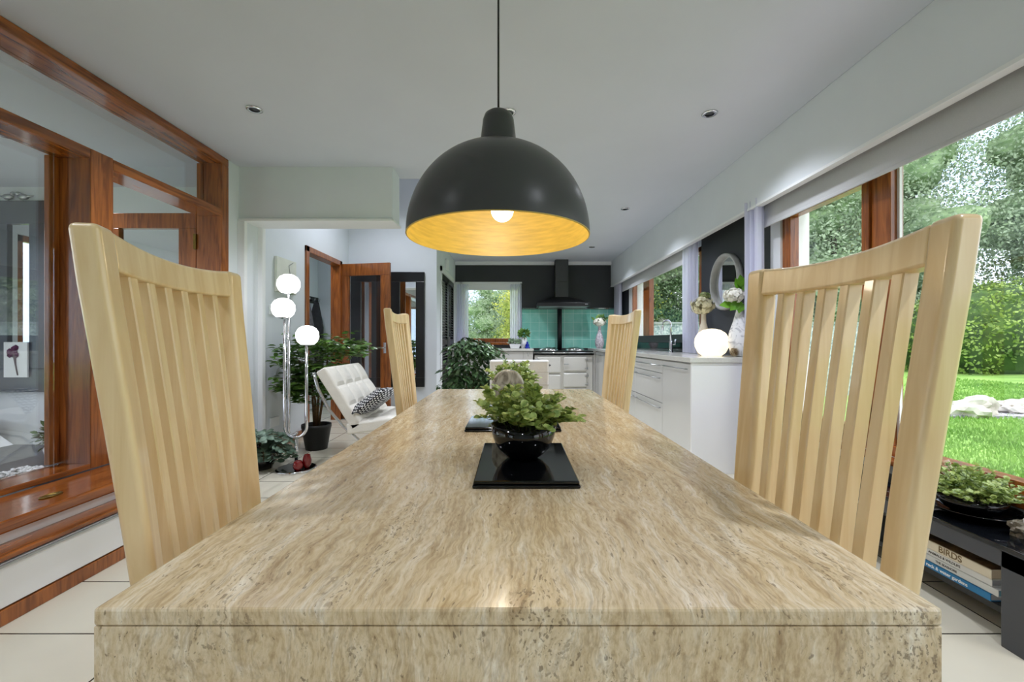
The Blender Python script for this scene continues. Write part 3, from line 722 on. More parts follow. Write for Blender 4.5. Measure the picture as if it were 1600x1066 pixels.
# birds on the mirror frame
bd = thing('bird_ornament', 'pair of small grey metal birds perched on top of the slate-framed mirror', 'ornament', (-4.68, 3.98, 2.36))
for s, x in ((1, -4.76), (-1, -4.62)):
    m = MB(); m.ico((x, 3.98, 2.40), .04, 2, sq=(1.3, .6, .7)); m.ico((x+s*.045, 3.98, 2.428), .02, 2); m.lathe([(.006, 0), (0, .02)], (x+s*.065, 3.98, 2.428), 6, M=Matrix.Rotation(s*PI/2, 3, 'Y'))
    m.lathe([(.012, 0), (.004, .07)], (x-s*.03, 3.98, 2.40), 6, M=Matrix.Rotation(-s*PI/2*.9, 3, 'Y')); m.tube([(x, 3.98, 2.362), (x, 3.98, 2.38)], .004)
    m.build('bird', M['steel'], bd)
# picture of a dried flower against the mirror
fp = thing('flower_picture', 'white panel with a pressed purple flower, in front of the slate-framed mirror', 'picture', (-4.64, 3.955, .8))
B('panel', M['white'], fp, -4.755, -4.535, 3.94, 3.955, .70, 1.03, bevel=.002)
pf = MB(); 
for k in range(9): pf.ico((-4.65+R.uniform(-.05, .05), 3.936, .94+R.uniform(-.035, .04)), .03, 1, sq=(1, .15, 1))
pf.build('flower', pm('purple_petal', (86, 30, 70), .8, .3, 50), fp)
MB().tube([(-4.65, 3.937, .92), (-4.64, 3.937, .82), (-4.62, 3.937, .72)], [.012, .006, .005]).build('stalk', pm('dry_stalk', (96, 80, 84), .8), fp)
# things on the floor of that room
B('stone_trough', M['dgrey'], None, -3.6, -2.50, 2.20, 3.05, .0, .295, bevel=.01)
tag(bpy.data.objects['stone_trough'], 'long dark grey trough behind the partition glass, with white pebbles along its front', 'planter')
pb_ = MB()
for k in range(420):
    pb_.ico((R.uniform(-2.85, -2.53), R.uniform(2.23, 2.46), .298+R.uniform(0, .014)), R.uniform(.007, .013), 1, sq=(1, .8, .6))
tag(pb_.build('white_pebbles', M['ceramic'], smooth=True), 'white pebbles along the front of the dark trough behind the partition glass', 'pebbles', kind='stuff')
tp = thing('potted_bush', 'dark bushy plant in a pale round pot behind the partition glass', 'potted plant', (-2.84, 2.66, .296))
MB().lathe([(0, .296), (.04, .296), (.075, .33), (.085, .37), (.065, .41), (.06, .41), (0, .40)], (-2.84, 2.66, 0), 32).build('pot', M['ceramic'], tp)
vs = []; fs = []
for k in range(260):
    d = Vector((R.gauss(0, 1), R.gauss(0, 1), R.gauss(.4, .8))).normalized(); p = Vector((-2.86, 2.66, .44))+d*R.uniform(.03, .10)
    leaf(vs, fs, p, d, Vector((R.gauss(0, .5), R.gauss(0, .5), 1)), .04, .024, .2, True)
fast_mesh('foliage', vs, fs, M['leafk'], tp)
st = MB(); st.prism([(-5.55, .98), (-5.55, .90), (-4.30, .06), (-4.20, .06)], 'y', 3.55, 3.66)
tag(st.build('stair_rail', M['white'], bevel=.01), 'sloping white stair stringer behind the partition glass', 'stair')
MB().box(-5.55, -4.75, 3.68, 3.90, .0, .30).build('low_bench', M['dgrey'], bevel=.01)
tag(bpy.data.objects['low_bench'], 'low dark grey bench against the far wall behind the partition glass', 'bench')

# hall art and switches
ar = thing('canvas_picture', 'pale canvas with thin line drawing on the hall wall behind the floor lamp', 'picture', (-2.29, 4.25, 1.55))
B('canvas', pm('canvas', (222, 224, 214), .8, .04, 8), ar, -2.298, -2.27, 4.06, 4.42, 1.52, 1.86, bevel=.003)
MB().tube([(-2.268, 4.12, 1.60), (-2.268, 4.22, 1.62), (-2.268, 4.30, 1.70), (-2.268, 4.27, 1.80), (-2.268, 4.35, 1.84)], .003, 6).build('line_drawing', M['steel'], ar)
MB().tube([(-2.268, 4.15, 1.66), (-2.268, 4.22, 1.68), (-2.268, 4.33, 1.66), (-2.268, 4.38, 1.72)], .002, 6).build('line_drawing', M['steel'], ar)
tag(B('light_switch', M['trim'], None, -2.298, -2.286, 3.97, 4.06, 1.29, 1.38, bevel=.003), 'square white light switch on the hall wall beside the globe lamp', 'switch')
tag(B('wall_socket', M['trim'], None, -2.298, -2.286, 3.98, 4.13, .22, .31, bevel=.003), 'white double wall socket low on the hall wall above the skirting', 'socket')
ds = thing('door_chime', 'small white box on the wall above the slatted doors', 'chime', (-1.04, 6.7, 2.2)); B('case', M['trim'], ds, -1.068, -1.03, 6.62, 6.80, 2.17, 2.33, bevel=.006)

# slatted black doors
for n, (a, b) in enumerate(((6.26, 6.89), (6.91, 7.54))):
    r = bpy.data.objects.new('door_%d' % (3+n), None); COL.objects.link(r); r['kind'] = 'structure'; r.location = (-1.07, a, 0)
    f = MB(); x0, x1 = -1.10, -1.065
    f.box(x0, x1, a, a+.05, .01, 2.06); f.box(x0, x1, b-.05, b, .01, 2.06); f.box(x0, x1, a, b, 1.98, 2.06); f.box(x0, x1, a, b, .01, .12); f.box(x0, x1, a, b, .98, 1.06)
    for k in range(44):
        z = .13+k*.0425
        if .95 < z < 1.06: continue
        f.add([(x0, a+.05, z+.022), (x1, a+.05, z), (x1, b-.05, z), (x0, b-.05, z+.022), (x0, a+.05, z+.028), (x1, a+.05, z+.006), (x1, b-.05, z+.006), (x0, b-.05, z+.028)],
              [(0, 1, 2, 3), (7, 6, 5, 4), (0, 4, 5, 1), (1, 5, 6, 2), (2, 6, 7, 3), (3, 7, 4, 0)])
    f.build('louvre_panel', M['blk'], r)
    B('handle', M['steel'], r, -1.065, -1.045, (b-.06 if n == 0 else a+.03), (b-.03 if n == 0 else a+.06), .96, 1.10)

# ------------------------------------------------------------------ kitchen, right run
FX = 1.395
def front(parent, name, y0, y1, z0, z1, x=FX): return B(name, M['kitchen'], parent, x-.001, x+.02, y0+.0025, y1-.0025, z0+.0025, z1-.0025, bevel=.002)
def bar(parent, y0, y1, z, x=FX):
    h = MB(); h.tube([(x-.028, y0, z), (x-.028, y1, z)], .005, 8); h.tube([(x-.028, y0+.02, z), (x, y0+.02, z)], .0045, 6); h.tube([(x-.028, y1-.02, z), (x, y1-.02, z)], .0045, 6)
    h.build('handle', M['steel'], parent)
ends = thing('cabinet_end_panel', 'glossy white end panel closing the kitchen run beside the curtain', 'panel', (1.7, 3.31, 0)); B('panel', M['white'], ends, FX-.003, 1.99, 3.30, 3.322, 0, .868, bevel=.002)
units = [(3.325, 3.95, 'door', 'dishwasher front, glossy grey cabinet nearest the globe lamp'), (3.95, 4.82, 'drawers', 'glossy grey three-drawer cabinet beside the dishwasher front'),
         (4.82, 5.72, 'drawers', 'glossy grey three-drawer cabinet second from the dishwasher front'), (5.72, 6.62, 'doors', 'glossy grey cabinet third from the dishwasher front'), (6.62, 7.14, 'door', 'glossy grey corner cabinet nearest the range cooker')]
for y0, y1, kd, lb in units:
    u = thing('kitchen_cabinet', lb, 'cabinet', (1.7, (y0+y1)/2, 0), 0, 'glossy cabinets of the right kitchen run')
    B('carcass', M['cab'], u, FX+.022, 1.99, y0, y1, .10, .868); B('kickboard', M['steel'], u, FX+.05, FX+.065, y0, y1, 0, .10)
    if kd == 'door': d = front(u, 'door', y0, y1, .11, .86); bar(d, y0+.04, y1-.04, .815)
    elif kd == 'doors':
        d = front(u, 'door', y0, (y0+y1)/2, .11, .86); bar(d, y0+.04, (y0+y1)/2-.04, .815); d = front(u, 'door', (y0+y1)/2, y1, .11, .86); bar(d, (y0+y1)/2+.04, y1-.04, .815)
    else:
        for z0, z1 in ((.737, .86), (.457, .737), (.11, .457)):
            d = front(u, 'drawer', y0, y1, z0, z1); bar(d, y0+.04, y1-.04, z1-.05 if z1 < .8 else .81)
B('worktop', M['worktop'], None, FX-.02, 1.999, 3.29, BY-.001, .87, .91, bevel=.003)
tag(bpy.data.objects['worktop'], 'pale stone worktop along the window side of the kitchen', 'worktop')
tag(B('upstand', M['blkg'], None, 1.97, 1.999, 4.5, BY-.02, .911, 1.018), 'black glass upstand behind the tap under the kitchen window', 'upstand')
# sink and tap
sk = thing('sink', 'steel sink set into the worktop below the kitchen window', 'sink', (1.68, 5.1, .911)); 
s = MB(); s.box(1.50, 1.88, 4.85, 4.87, .905, .916); s.box(1.50, 1.88, 5.38, 5.40, .905, .916); s.box(1.50, 1.52, 4.87, 5.38, .905, .916); s.box(1.86, 1.88, 4.87, 5.38, .905, .916); s.build('rim', M['steel'], sk)
tpp = thing('tap', 'tall chrome swan-neck tap at the kitchen window', 'tap', (1.79, 4.8, .911))
TX, TY = 1.79, 4.80
pts = [(TX, TY, .911), (TX, TY, 1.20)]+[(TX-.045*(1-math.cos(a)), TY, 1.22+.055*math.sin(a)) for a in [PI*k/10 for k in range(0, 11)]]+[(TX-.095, TY, 1.16)]
MB().tube(pts, .011, 12).build('spout', M['chrome'], tpp); MB().lathe([(.026, .911), (.026, .93), (.021, .935), (.021, 1.03), (.014, 1.04), (0, 1.04)], (TX, TY, 0), 20).build('body', M['chrome'], tpp)
MB().tube([(TX, TY, 1.0), (TX+.045, TY-.01, 1.0), (TX+.05, TY-.01, 1.06)], .007).build('lever', M['chrome'], tpp)

# back run and range cooker
CYF = 7.15
bc = thing('base_cabinet', 'light grey panelled base cabinets under the back window', 'cabinet', (-.3, 7.4, 0))
B('carcass', M['cab'], bc, -1.04, .335, CYF+.02, BY-.001, .10, .868); B('kickboard', M['cab'], bc, -1.04, .335, CYF+.06, CYF+.08, 0, .10)
for x0, x1 in ((-1.035, -.60), (-.595, -.16), (-.155, .17)):
    d = B('door', M['cab'], bc, x0, x1, CYF, CYF+.02, .11, .70, bevel=.003); B('panel', M['cab'], d, x0+.06, x1-.06, CYF-.004, CYF, .17, .64, bevel=.004)
    d = B('drawer', M['cab'], bc, x0, x1, CYF, CYF+.02, .71, .86, bevel=.003)
d = B('door', M['cab'], bc, .175, .333, CYF, CYF+.02, .11, .86, bevel=.003); MB().tube([(.25, CYF-.02, .78), (.25, CYF-.02, .85)], .006).build('handle', M['steel'], d)
tag(B('worktop', M['worktop'], None, -1.06, .345, CYF-.02, BY-.001, .87, .91, bevel=.003), 'pale worktop under the back window, left of the range cooker', 'worktop')
ag = thing('range_cooker', 'cream enamel range cooker with two chrome hotplate lids', 'range cooker', (.85, 7.4, 0))
AX0, AX1 = .36, 1.345
B('body', M['enamel'], ag, AX0, AX1, CYF+.01, BY-.011, .0, .80, bevel=.006)
B('top_band', M['blkg'], ag, AX0-.02, AX1+.02, CYF-.005, BY-.011, .80, .838, bevel=.003)
B('top_plate', M['blk'], ag, AX0-.01, AX1+.01, CYF, BY-.011, .845, .872, bevel=.003); B('rim_trim', M['enamel'], ag, AX0-.01, AX1+.005, CYF-.012, CYF+.05, .836, .850, bevel=.003)
MB().tube([(AX0-.02, CYF-.035, .842), (AX1+.02, CYF-.035, .842)], .010, 10).build('towel_rail', M['chrome'], ag)
for cx in (.62, 1.08):
    l = MB().lathe([(.165, .872), (.165, .892), (.12, .925), (.04, .938), (0, .940)], (cx, 7.42, 0), 36).build('hotplate_lid', M['lid'], ag)
    MB().tube([(cx-.05, 7.24, .905), (cx+.05, 7.24, .905)], .008).build('lid_handle', M['chrome'], l)
mid = .845
def agadoor(x0, x1, z0, z1, hinge):
    d = B('door', M['enamel'], ag, x0, x1, CYF-.025, CYF+.01, z0, z1, bevel=.02)
    for z in (z0+.05, z1-.05):
        MB().tube([(hinge, CYF-.03, z-.02), (hinge, CYF-.03, z+.02)], .009, 8).build('hinge', M['steel'], d); MB().box(min(hinge, hinge+(-.05 if hinge > mid else .05)), max(hinge, hinge+(-.05 if hinge > mid else .05)), CYF-.034, CYF-.024, z-.007, z+.007).build('hinge_strap', M['steel'], d)
    return d
dl = agadoor(.40, .80, .50, .775, .39); agadoor(.40, .80, .10, .47, .39); dr = agadoor(.845, 1.245, .53, .775, 1.255); agadoor(.845, 1.245, .26, .50, 1.255); agadoor(.845, 1.245, .04, .235, 1.255)
MB().tube([(.85, CYF-.045, .65), (.93, CYF-.045, .65)], .007).build('door_latch', M['steel'], dr)
bdg = MB().lathe([(0, 0), (.032, 0), (.032, .004), (0, .004)], (.60, CYF-.026, .632), 28, M=Matrix.Rotation(PI/2, 3, 'X') @ Matrix.Diagonal((1, .5, 1))).build('badge', M['blk'], ag)
text_mesh('badge_lettering', 'AGA', .024, Matrix.Translation((.60, CYF-.0315, .632)) @ Matrix.Rotation(PI/2, 4, 'X'), M['chrome'], ag)
tag(B('cabinet_filler', M['cab'], None, 1.352, 1.41, CYF+.02, BY-.012, 0, .868), 'narrow grey filler panel between range cooker and right run', 'panel')
MB().tube([(.845, 7.70, .872), (.845, 7.70, 1.62)], .042, 20).build('flue_pipe', M['blk']); tag(bpy.data.objects['flue_pipe'], 'black flue pipe rising from the range cooker to the hood', 'pipe')
B('splashback', M['splash'], None, .16, 1.999, BY-.01, BY-.0005, .91, 1.625); tag(bpy.data.objects['splashback'], 'turquoise glass tile splashback behind the range cooker', 'splashback')
tag(B('glass_shelf', glassmat('shelf_glass', .3, (.7, .95, .9)), None, .16, 1.97, BY-.10, BY-.001, 1.63, 1.642), 'thin green glass shelf edge above the turquoise tiles', 'shelf')
hd = thing('cooker_hood', 'black pyramid cooker hood with square chimney above the range', 'cooker hood', (.87, 7.5, 1.65))
B('rim', M['blk'], hd, .42, 1.33, 7.30, BY-.011, 1.645, 1.705, bevel=.003)
MB().loft([[(.43, 7.31, 1.705), (1.32, 7.31, 1.705), (1.32, BY-.011, 1.705), (.43, BY-.011, 1.705)], [(.76, 7.56, 1.83), (.98, 7.56, 1.83), (.98, BY-.011, 1.83), (.76, BY-.011, 1.83)]]).build('canopy', M['blk'], hd)
B('chimney', pm('hood_chimney', (62, 64, 66), .45, .04, 8), hd, .755, .985, 7.55, BY-.011, 1.83, CH-.001)
B('underside_filter', M['steel'], hd, .46, 1.29, 7.34, 7.75, 1.636, 1.645); B('control_panel', M['steel'], hd, 1.24, 1.29, 7.298, 7.302, 1.67, 1.685)
gl = MB(); 
for k in range(9): gl.box(.79+.017*k*1.2, .80+.017*k*1.2, 7.547, 7.551, 2.10, 2.106)
gl.build('vent_slots', M['blkg'], hd)

# ------------------------------------------------------------------ blinds and curtains
def blind(x, y0, y1, label):
    r = thing('roller_blind', label, 'blind', (x, (y0+y1)/2, 1.9), 0, 'roller blinds behind the pelmet')
    B('fabric', M['fabricg'], r, x-.002, x+.002, y0, y1, 1.915, 2.40)
    MB().tube([(x+.02, y0, 2.38), (x+.02, y1, 2.38)], .025, 14).build('roller', M['fabricg'], r)
    B('bottom_bar', M['fabricg'], r, x-.006, x+.006, y0, y1, 1.895, 1.917, bevel=.004)
blind(1.90, -1.9, 3.20, 'pale grey roller blind over the garden window, mostly raised'); blind(1.90, 4.66, 7.45, 'pale grey roller blind over the kitchen window, mostly raised')
br = thing('roller_blind', 'white blind drawn up at the top of the back window', 'blind', (-.4, BY+.03, 2.0)); B('fabric', M['trim'], br, bx0+.02, bx1-.02, BY+.03, BY+.035, 1.985, 2.085)
def curtain(label, path, z0, z1, n=9, amp=.028, gather=1.0, grp='white voile curtains'):
    """path: (x0,y0)-(x1,y1) base line, folds across it"""
    (x0, y0), (x1, y1) = path; d = Vector((x1-x0, y1-y0, 0)); ln = d.length; d.normalize(); nn = Vector((-d.y, d.x, 0))
    m = n*10; vs = []; fs = []; rows = 9
    for j in range(rows+1):
        t = j/rows; g = gather+(1-gather)*abs(2*t-1)**1.5 if gather < 1 else 1
        for i in range(m+1):
            u = i/m; w = (u-.5)*ln*g+ln*.5
            p = Vector((x0, y0, 0))+d*w+nn*(amp*math.sin(2*PI*n*u+.3*math.sin(3*t))*(.8+.3*math.sin(u*17)))
            vs.append((p.x, p.y, z0+(z1-z0)*t))
    for j in range(rows):
        for i in range(m): a = j*(m+1)+i; fs.append((a, a+1, a+m+2, a+m+1))
    return tag(fast_mesh('curtain', vs, fs, M['voile']), label, 'curtain', grp)
curtain('full-length white voile curtain between round mirror and garden window', ((1.84, 3.12), (1.82, 3.285)), .02, 2.10, 4, .045)
curtain('white voile curtain standing on the worktop between tap and globe lamp', ((1.87, 4.30), (1.87, 4.64)), .915, 2.10, 6, .03)
curtain('white voile curtain in the far corner beside the turquoise tiles', ((1.86, 7.30), (1.86, 7.72)), .915, 2.10, 6, .03)
curtain('white voile curtain on the left side of the back window', ((-1.03, BY-.05), (-.82, BY-.05)), .92, 2.08, 5, .022)
curtain('white voile curtain on the right side of the back window', ((-.06, BY-.05), (.15, BY-.05)), .95, 2.08, 5, .022)

# round mirror
rm = thing('round_mirror', 'round mirror with a pale deep rim on the charcoal wall', 'mirror', (1.99, 3.93, 1.59))
RM = Matrix.Rotation(-PI/2, 3, 'Y')
MB().lathe([(.225, 0), (.262, 0), (.264, .02), (.262, .05), (.250, .055), (.240, .05), (.228, .02), (.225, 0)], (1.999, 3.93, 1.59), 64, M=RM).build('rim', pm('pale_rim', (176, 176, 174), .4, .08, 20), rm)
MB().lathe([(0, .012), (.232, .012)], (1.999, 3.93, 1.59), 64, M=RM).build('mirror_glass', M['mirror'], rm)

# worktop ornaments
gp = thing('globe_lamp', 'lit warm white globe lamp at the end of the worktop', 'lamp', (1.70, 3.62, .911))
MB().lathe([(0, 0), (.075, 0), (.11, .03), (.132, .075), (.138, .115), (.132, .155), (.11, .195), (.07, .222), (.03, .232), (0, .234)], (1.70, 3.62, .912), 48).build('globe', M['globew'], gp)
def lp(name, loc, e, col, rad=.09):
    l = bpy.data.lights.new(name, 'POINT'); l.energy = e; l.color = col; l.shadow_soft_size = rad
    o = bpy.data.objects.new(name, l); COL.objects.link(o); o.location = loc; return o
def vase(name, label, cx, cy, prof, mat, z=.911):
    r = thing(name, label, 'vase', (cx, cy, z)); MB().lathe([(a, b) for a, b in prof], (cx, cy, z), 36).build('vase_body', mat, r); return r
v1p = [(0, 0), (.045, 0), (.075, .05), (.088, .12), (.080, .20), (.05, .29), (.028, .37), (.024, .43), (.030, .44), (.026, .44), (.02, .42), (0, .30)]
v1 = vase('marble_vase', 'tall marbled white vase with hydrangea beside the full-length curtain', 1.865, 3.48, v1p, M['marble'])
v2p = [(0, 0), (.05, 0), (.068, .06), (.066, .13), (.045, .22), (.024, .30), (.021, .37), (.03, .40), (.027, .40), (.018, .37), (0, .3)]
v2 = vase('white_vase', 'cream narrow-necked vase with cream hydrangeas behind the globe lamp', 1.78, 3.95, v2p, pm('cream_ceramic', (226, 216, 200), .3, .03, 6))
def hydrangea(parent, c, r, mat, seed, n=150, sz=.022):
    rr = random.Random(seed); vs = []; fs = []
    for k in range(n):
        d = Vector((rr.gauss(0, 1), rr.gauss(0, 1), rr.gauss(0, 1))).normalized(); p = Vector(c)+Vector((d.x*r[0], d.y*r[1], d.z*r[2]))*rr.uniform(.72, 1.12)
        t1 = d.orthogonal().normalized(); t2 = d.cross(t1); a0 = rr.uniform(0, PI)
        for q in range(4):
            a = a0+q*PI/2; leaf(vs, fs, p, t1*math.cos(a)+t2*math.sin(a)+d*.15, d, sz, sz*.9, .1)
    fast_mesh('flower_head', vs, fs, mat, parent)
def leaves(parent, pts, mat, ln, wd, seed, pointed=True):
    rr = random.Random(seed); vs = []; fs = []
    for p, d in pts: leaf(vs, fs, Vector(p), Vector(d), Vector((rr.gauss(0, .3), -1, .5)), ln*rr.uniform(.8, 1.1), wd, .15, pointed)
    fast_mesh('leaves', vs, fs, mat, parent)
hydrangea(v1, (1.80, 3.45, 1.41), (.075, .075, .055), M['petal'], 1)
leaves(v1, [((1.84, 3.43, 1.36), (-.6, -.1, -.5)), ((1.85, 3.43, 1.36), (-.2, -.2, -.7)), ((1.82, 3.46, 1.34), (-.9, 0, .0)), ((1.86, 3.46, 1.42), (0, 0, 1)), ((1.86, 3.46, 1.45), (-.3, 0, 1)), ((1.88, 3.45, 1.45), (.3, 0, 1)), ((1.86, 3.45, 1.48), (-.1, -.2, 1))], leafmat('hydrangea_leaf', (66, 120, 28), (120, 178, 50), .4, 10), .12, .085, 4)
hydrangea(v2, (1.76, 3.93, 1.37), (.10, .10, .075), M['petalc'], 2, 200)
hydrangea(v2, (1.79, 3.95, 1.46), (.05, .05, .04), leafmat('green_bud', (110, 140, 70), (200, 204, 150), .5, 40), 3, 60, .016)
oc = thing('pine_cone', 'small cream and brown pine cone between globe lamp and marble vase', 'ornament', (1.80, 3.50, .911))
vs = []; fs = []
for k in range(70):
    a = k*2.4; t = k/70; r_ = .035*math.sin(PI*(.15+.8*t)); p = Vector((1.80+r_*math.cos(a)*.5, 3.44+r_*math.sin(a)*.5, .915+.06*t)); leaf(vs, fs, p, Vector((math.cos(a), math.sin(a), .6)), Vector((0, 0, 1)), .024, .022, .2)
fast_mesh('scales', vs, fs, pm('cone', (150, 120, 80), .7, rgb2=(232, 222, 196), scale=60), oc); MB().ico((1.80, 3.44, .94), .022, 2).build('core', M['stem'], oc)

v3p = [(0, 0), (.05, 0), (.075, .06), (.078, .13), (.055, .22), (.028, .29), (.022, .36), (.032, .42), (.028, .42), (.018, .36), (0, .3)]
v3 = vase('patterned_vase', 'grey patterned vase with white flowers in front of the turquoise tiles', 1.50, 7.35, v3p, pm('grey_pattern', (150, 140, 150), .3, rgb2=(215, 210, 215), scale=40))
hydrangea(v3, (1.50, 7.33, 1.37), (.10, .08, .07), M['petal'], 5, 60, .035)
leaves(v3, [((1.50+.08*math.cos(k), 7.33, 1.40+.04*math.sin(k*2)), (math.cos(k*1.3), 0, .8)) for k in range(14)], M['leafd'], .10, .05, 6)
pa = thing('trough_planter', 'low white oblong planter with grey-green sprigs on the back worktop', 'planter', (.03, 7.4, .911))
MB().loft([[(-.045, 7.36, .911), (.10, 7.36, .911), (.10, 7.44, .911), (-.045, 7.44, .911)], [(-.07, 7.34, .985), (.125, 7.34, .985), (.125, 7.46, .985), (-.07, 7.46, .985)]]).build('trough', M['ceramic'], pa, bevel=.006)
vs = []; fs = []
for k in range(220): p = Vector((R.uniform(-.08, .13), R.uniform(7.34, 7.46), R.uniform(.985, 1.06))); leaf(vs, fs, p, Vector((R.gauss(0, 1), R.gauss(0, 1), .9)), Vector((0, -1, .5)), .04, .022, .2, True)
fast_mesh('foliage', vs, fs, leafmat('sprig', (74, 104, 72), (170, 190, 160), .5, 30), pa)
pc = thing('cylinder_planter', 'white cylinder vase with a bushy green plant at the right of the back window', 'potted plant', (.19, 7.42, .911))
MB().lathe([(0, 0), (.050, 0), (.052, .20), (.046, .20), (.045, .18), (0, .18)], (.19, 7.42, .911), 28).build('pot', M['ceramic'], pc)
vs = []; fs = []
for k in range(240):
    d = Vector((R.gauss(0, 1), R.gauss(0, 1), R.gauss(.3, .8))).normalized(); p = Vector((.19, 7.42, 1.17))+Vector((d.x*.09, d.y*.08, d.z*.07))*R.uniform(.3, 1); leaf(vs, fs, p, d, Vector((0, -1, .6)), .05, .028, .2, True)
fast_mesh('foliage', vs, fs, M['leafd'], pc)
fg = MB().lathe([(0, 0), (.045, 0), (.045, .02), (.03, .03), (.035, .06), (.015, .09), (.02, .105), (0, .125)], (.245, 7.33, .911), 16).build('figurine', M['bluec']); tag(fg, 'small cobalt blue figurine beside the white cylinder vase', 'figurine')

# ------------------------------------------------------------------ plants on the floor
def ficus(name, label, c, pot_r, pot_h, blobs, seed, mat, n, ln, wd, droop, stems):
    rr = random.Random(seed); r = thing(name, label, 'potted plant', (c[0], c[1], 0))
    MB().lathe([(0, 0), (pot_r*.72, 0), (pot_r*.98, pot_h-.03), (pot_r, pot_h-.03), (pot_r, pot_h), (pot_r*.93, pot_h), (pot_r*.92, pot_h-.04)], (c[0], c[1], 0), 40).build('pot', M['pot'], r)
    MB().lathe([(0, pot_h-.03), (pot_r*.93, pot_h-.035)], (c[0], c[1], 0), 24).build('soil', M['soil'], r)
    tr = MB()
    for s in stems: tr.tube([(c[0]+s[0]*.15, c[1], pot_h-.04), (c[0]+s[0]*.5+.02, c[1]+s[1]*.5, (pot_h+s[2])/2), (c[0]+s[0], c[1]+s[1], s[2])], [.014, .010, .006], 8)
    vs = []; fs = []
    for (bx_, by_, bz_, rx, ry, rz, nn) in blobs:
        for k in range(int(n*nn)):
            d = Vector((rr.gauss(0, 1), rr.gauss(0, 1), rr.gauss(0, 1))).normalized(); q = rr.uniform(.25, 1)**.6
            p = Vector((max(-2.06, c[0]+bx_+d.x*rx*q), c[1]+by_+d.y*ry*q, bz_+d.z*rz*q))
            tw = p+Vector((d.x*.6, d.y*.6, .35-droop)).normalized()*ln*1.8
            if tw.x < -2.18: tw.x = -2.18
            if k % 3 == 0: tr.tube([p-Vector((d.x, d.y, .2))*.08, p, tw], .0018, 4, cap=False)
            for j in range(5):
                t = j/4; pj = p.lerp(tw, t); a = rr.uniform(0, 2*PI)
                dd = Vector((d.x*.7+math.cos(a)*.8, d.y*.7+math.sin(a)*.8, rr.uniform(.1, .5)-droop))
                leaf(vs, fs, pj, dd, Vector((rr.gauss(0, .35), rr.gauss(0, .35), 1)), ln*rr.uniform(.75, 1.15), wd, .25, True)
    tr.build('stems', M['stem'], r); fast_mesh('foliage', vs, fs, mat, r)
    return r
ficus('potted_ficus', 'bushy green ficus in a tall black pot in the hall behind the globe floor lamp', (-1.90, 4.08), .135, .24,
      [(-.03, 0, .90, .34, .26, .18, 1.0), (.20, 0, .96, .22, .2, .12, .7), (-.16, -.05, .64, .24, .2, .16, .9), (.02, 0, .62, .24, .2, .20, 1.0)], 11, M['leafd'], 110, .085, .042, .30,
      [(.0, 0, .8), (.1, .02, .9), (-.12, 0, .8), (-.04, -.05, .7)])
ficus('potted_weeping_fig', 'tall dark-leaved plant in front of the slatted doors beyond the table end', (-.53, 5.0), .14, .26,
      [(0, 0, .80, .20, .2, .26, 1.0), (.03, 0, .60, .26, .2, .20, .9), (-.02, 0, 1.02, .16, .15, .08, .5), (.17, 0, 1.0, .12, .1, .05, .3)], 12, M['leafk'], 110, .10, .040, .70, [(0, 0, .9), (.08, 0, .8), (-.08, 0, .8)])
# eucalyptus spray beside the lamp
eu = thing('eucalyptus_spray', 'grey-green round-leaved spray in a black vase on the floor left of the lamp base', 'plant', (-2.03, 3.42, 0))
MB().lathe([(0, 0), (.07, 0), (.10, .06), (.09, .14), (.055, .19), (.06, .20), (.05, .20), (0, .15)], (-2.05, 3.45, 0), 28).build('vase_body', M['blkg'], eu)
vs = []; fs = []; tr = MB(); rr = random.Random(5)
for k in range(34):
    a = rr.uniform(-.5, PI+.9) if k % 3 else rr.uniform(PI, 2*PI); b = Vector((-2.05, 3.45, .18)); reach = rr.uniform(.12, .34); up = rr.uniform(-.15, .16)
    e = b+Vector((math.cos(a)*reach, math.sin(a)*reach*.7-.04, up)); mid_ = b.lerp(e, .5)+Vector((0, 0, .06)); tr.tube([b, mid_, e], .0025, 5)
    for j in range(7):
        t = .25+.75*j/6; p = (b*(1-t)+mid_*t)*(1-t)+(mid_*(1-t)+e*t)*t
        for sg in (-1, 1): leaf(vs, fs, p, Vector((math.cos(a+sg*1.3), math.sin(a+sg*1.3), rr.uniform(-.3, .5))), Vector((rr.gauss(0, .5), -.6, 1)), .056, .052, .15)
tr.build('stems', M['stem'], eu); fast_mesh('foliage', vs, fs, M['leafe'], eu)

# ------------------------------------------------------------------ three-globe chrome floor lamp
fx, fy = -1.757, 3.42
fl = thing('floor_lamp', 'chrome floor lamp with three lit white globes standing in the hall opening', 'lamp', (fx, fy, 0))
MB().lathe([(0, 0), (.150, 0), (.152, .006), (.150, .014), (.14, .018), (0, .018)], (fx, fy, 0), 48).build('base', M['chrome'], fl)
MB().lathe([(0, .0185), (.138, .0185)], (fx, fy, 0), 48).build('base_plate', M['blkg'], fl)
MB().tube([(fx, fy, .018), (fx, fy, .27)], .013, 14).build('stem', M['chrome'], fl)
def utube(xa, za, xb, zb, yoff, zc):
    r_ = (xb-xa)/2; pts = [(xa, fy+yoff, za), (xa, fy+yoff, zc+r_)]+[(xa+r_-r_*math.cos(a), fy+yoff, zc+r_-r_*math.sin(a)) for a in [PI*k/14 for k in range(1, 14)]]+[(xb, fy+yoff, zc+r_), (xb, fy+yoff, zb)]
    return pts
globes = ((-1.83, fy+.02, 1.502), (-1.845, fy-.03, 1.302), (-1.667, fy, 1.083)); gr = .087
MB().tube(utube(-1.845, 1.225, -1.667, 1.01, -.012, .262), .0115, 14).build('tube', M['chrome'], fl)
MB().tube(utube(-1.825, 1.425, -1.757, .40, .014, .275)[:-2], .0115, 14).build('tube', M['chrome'], fl)
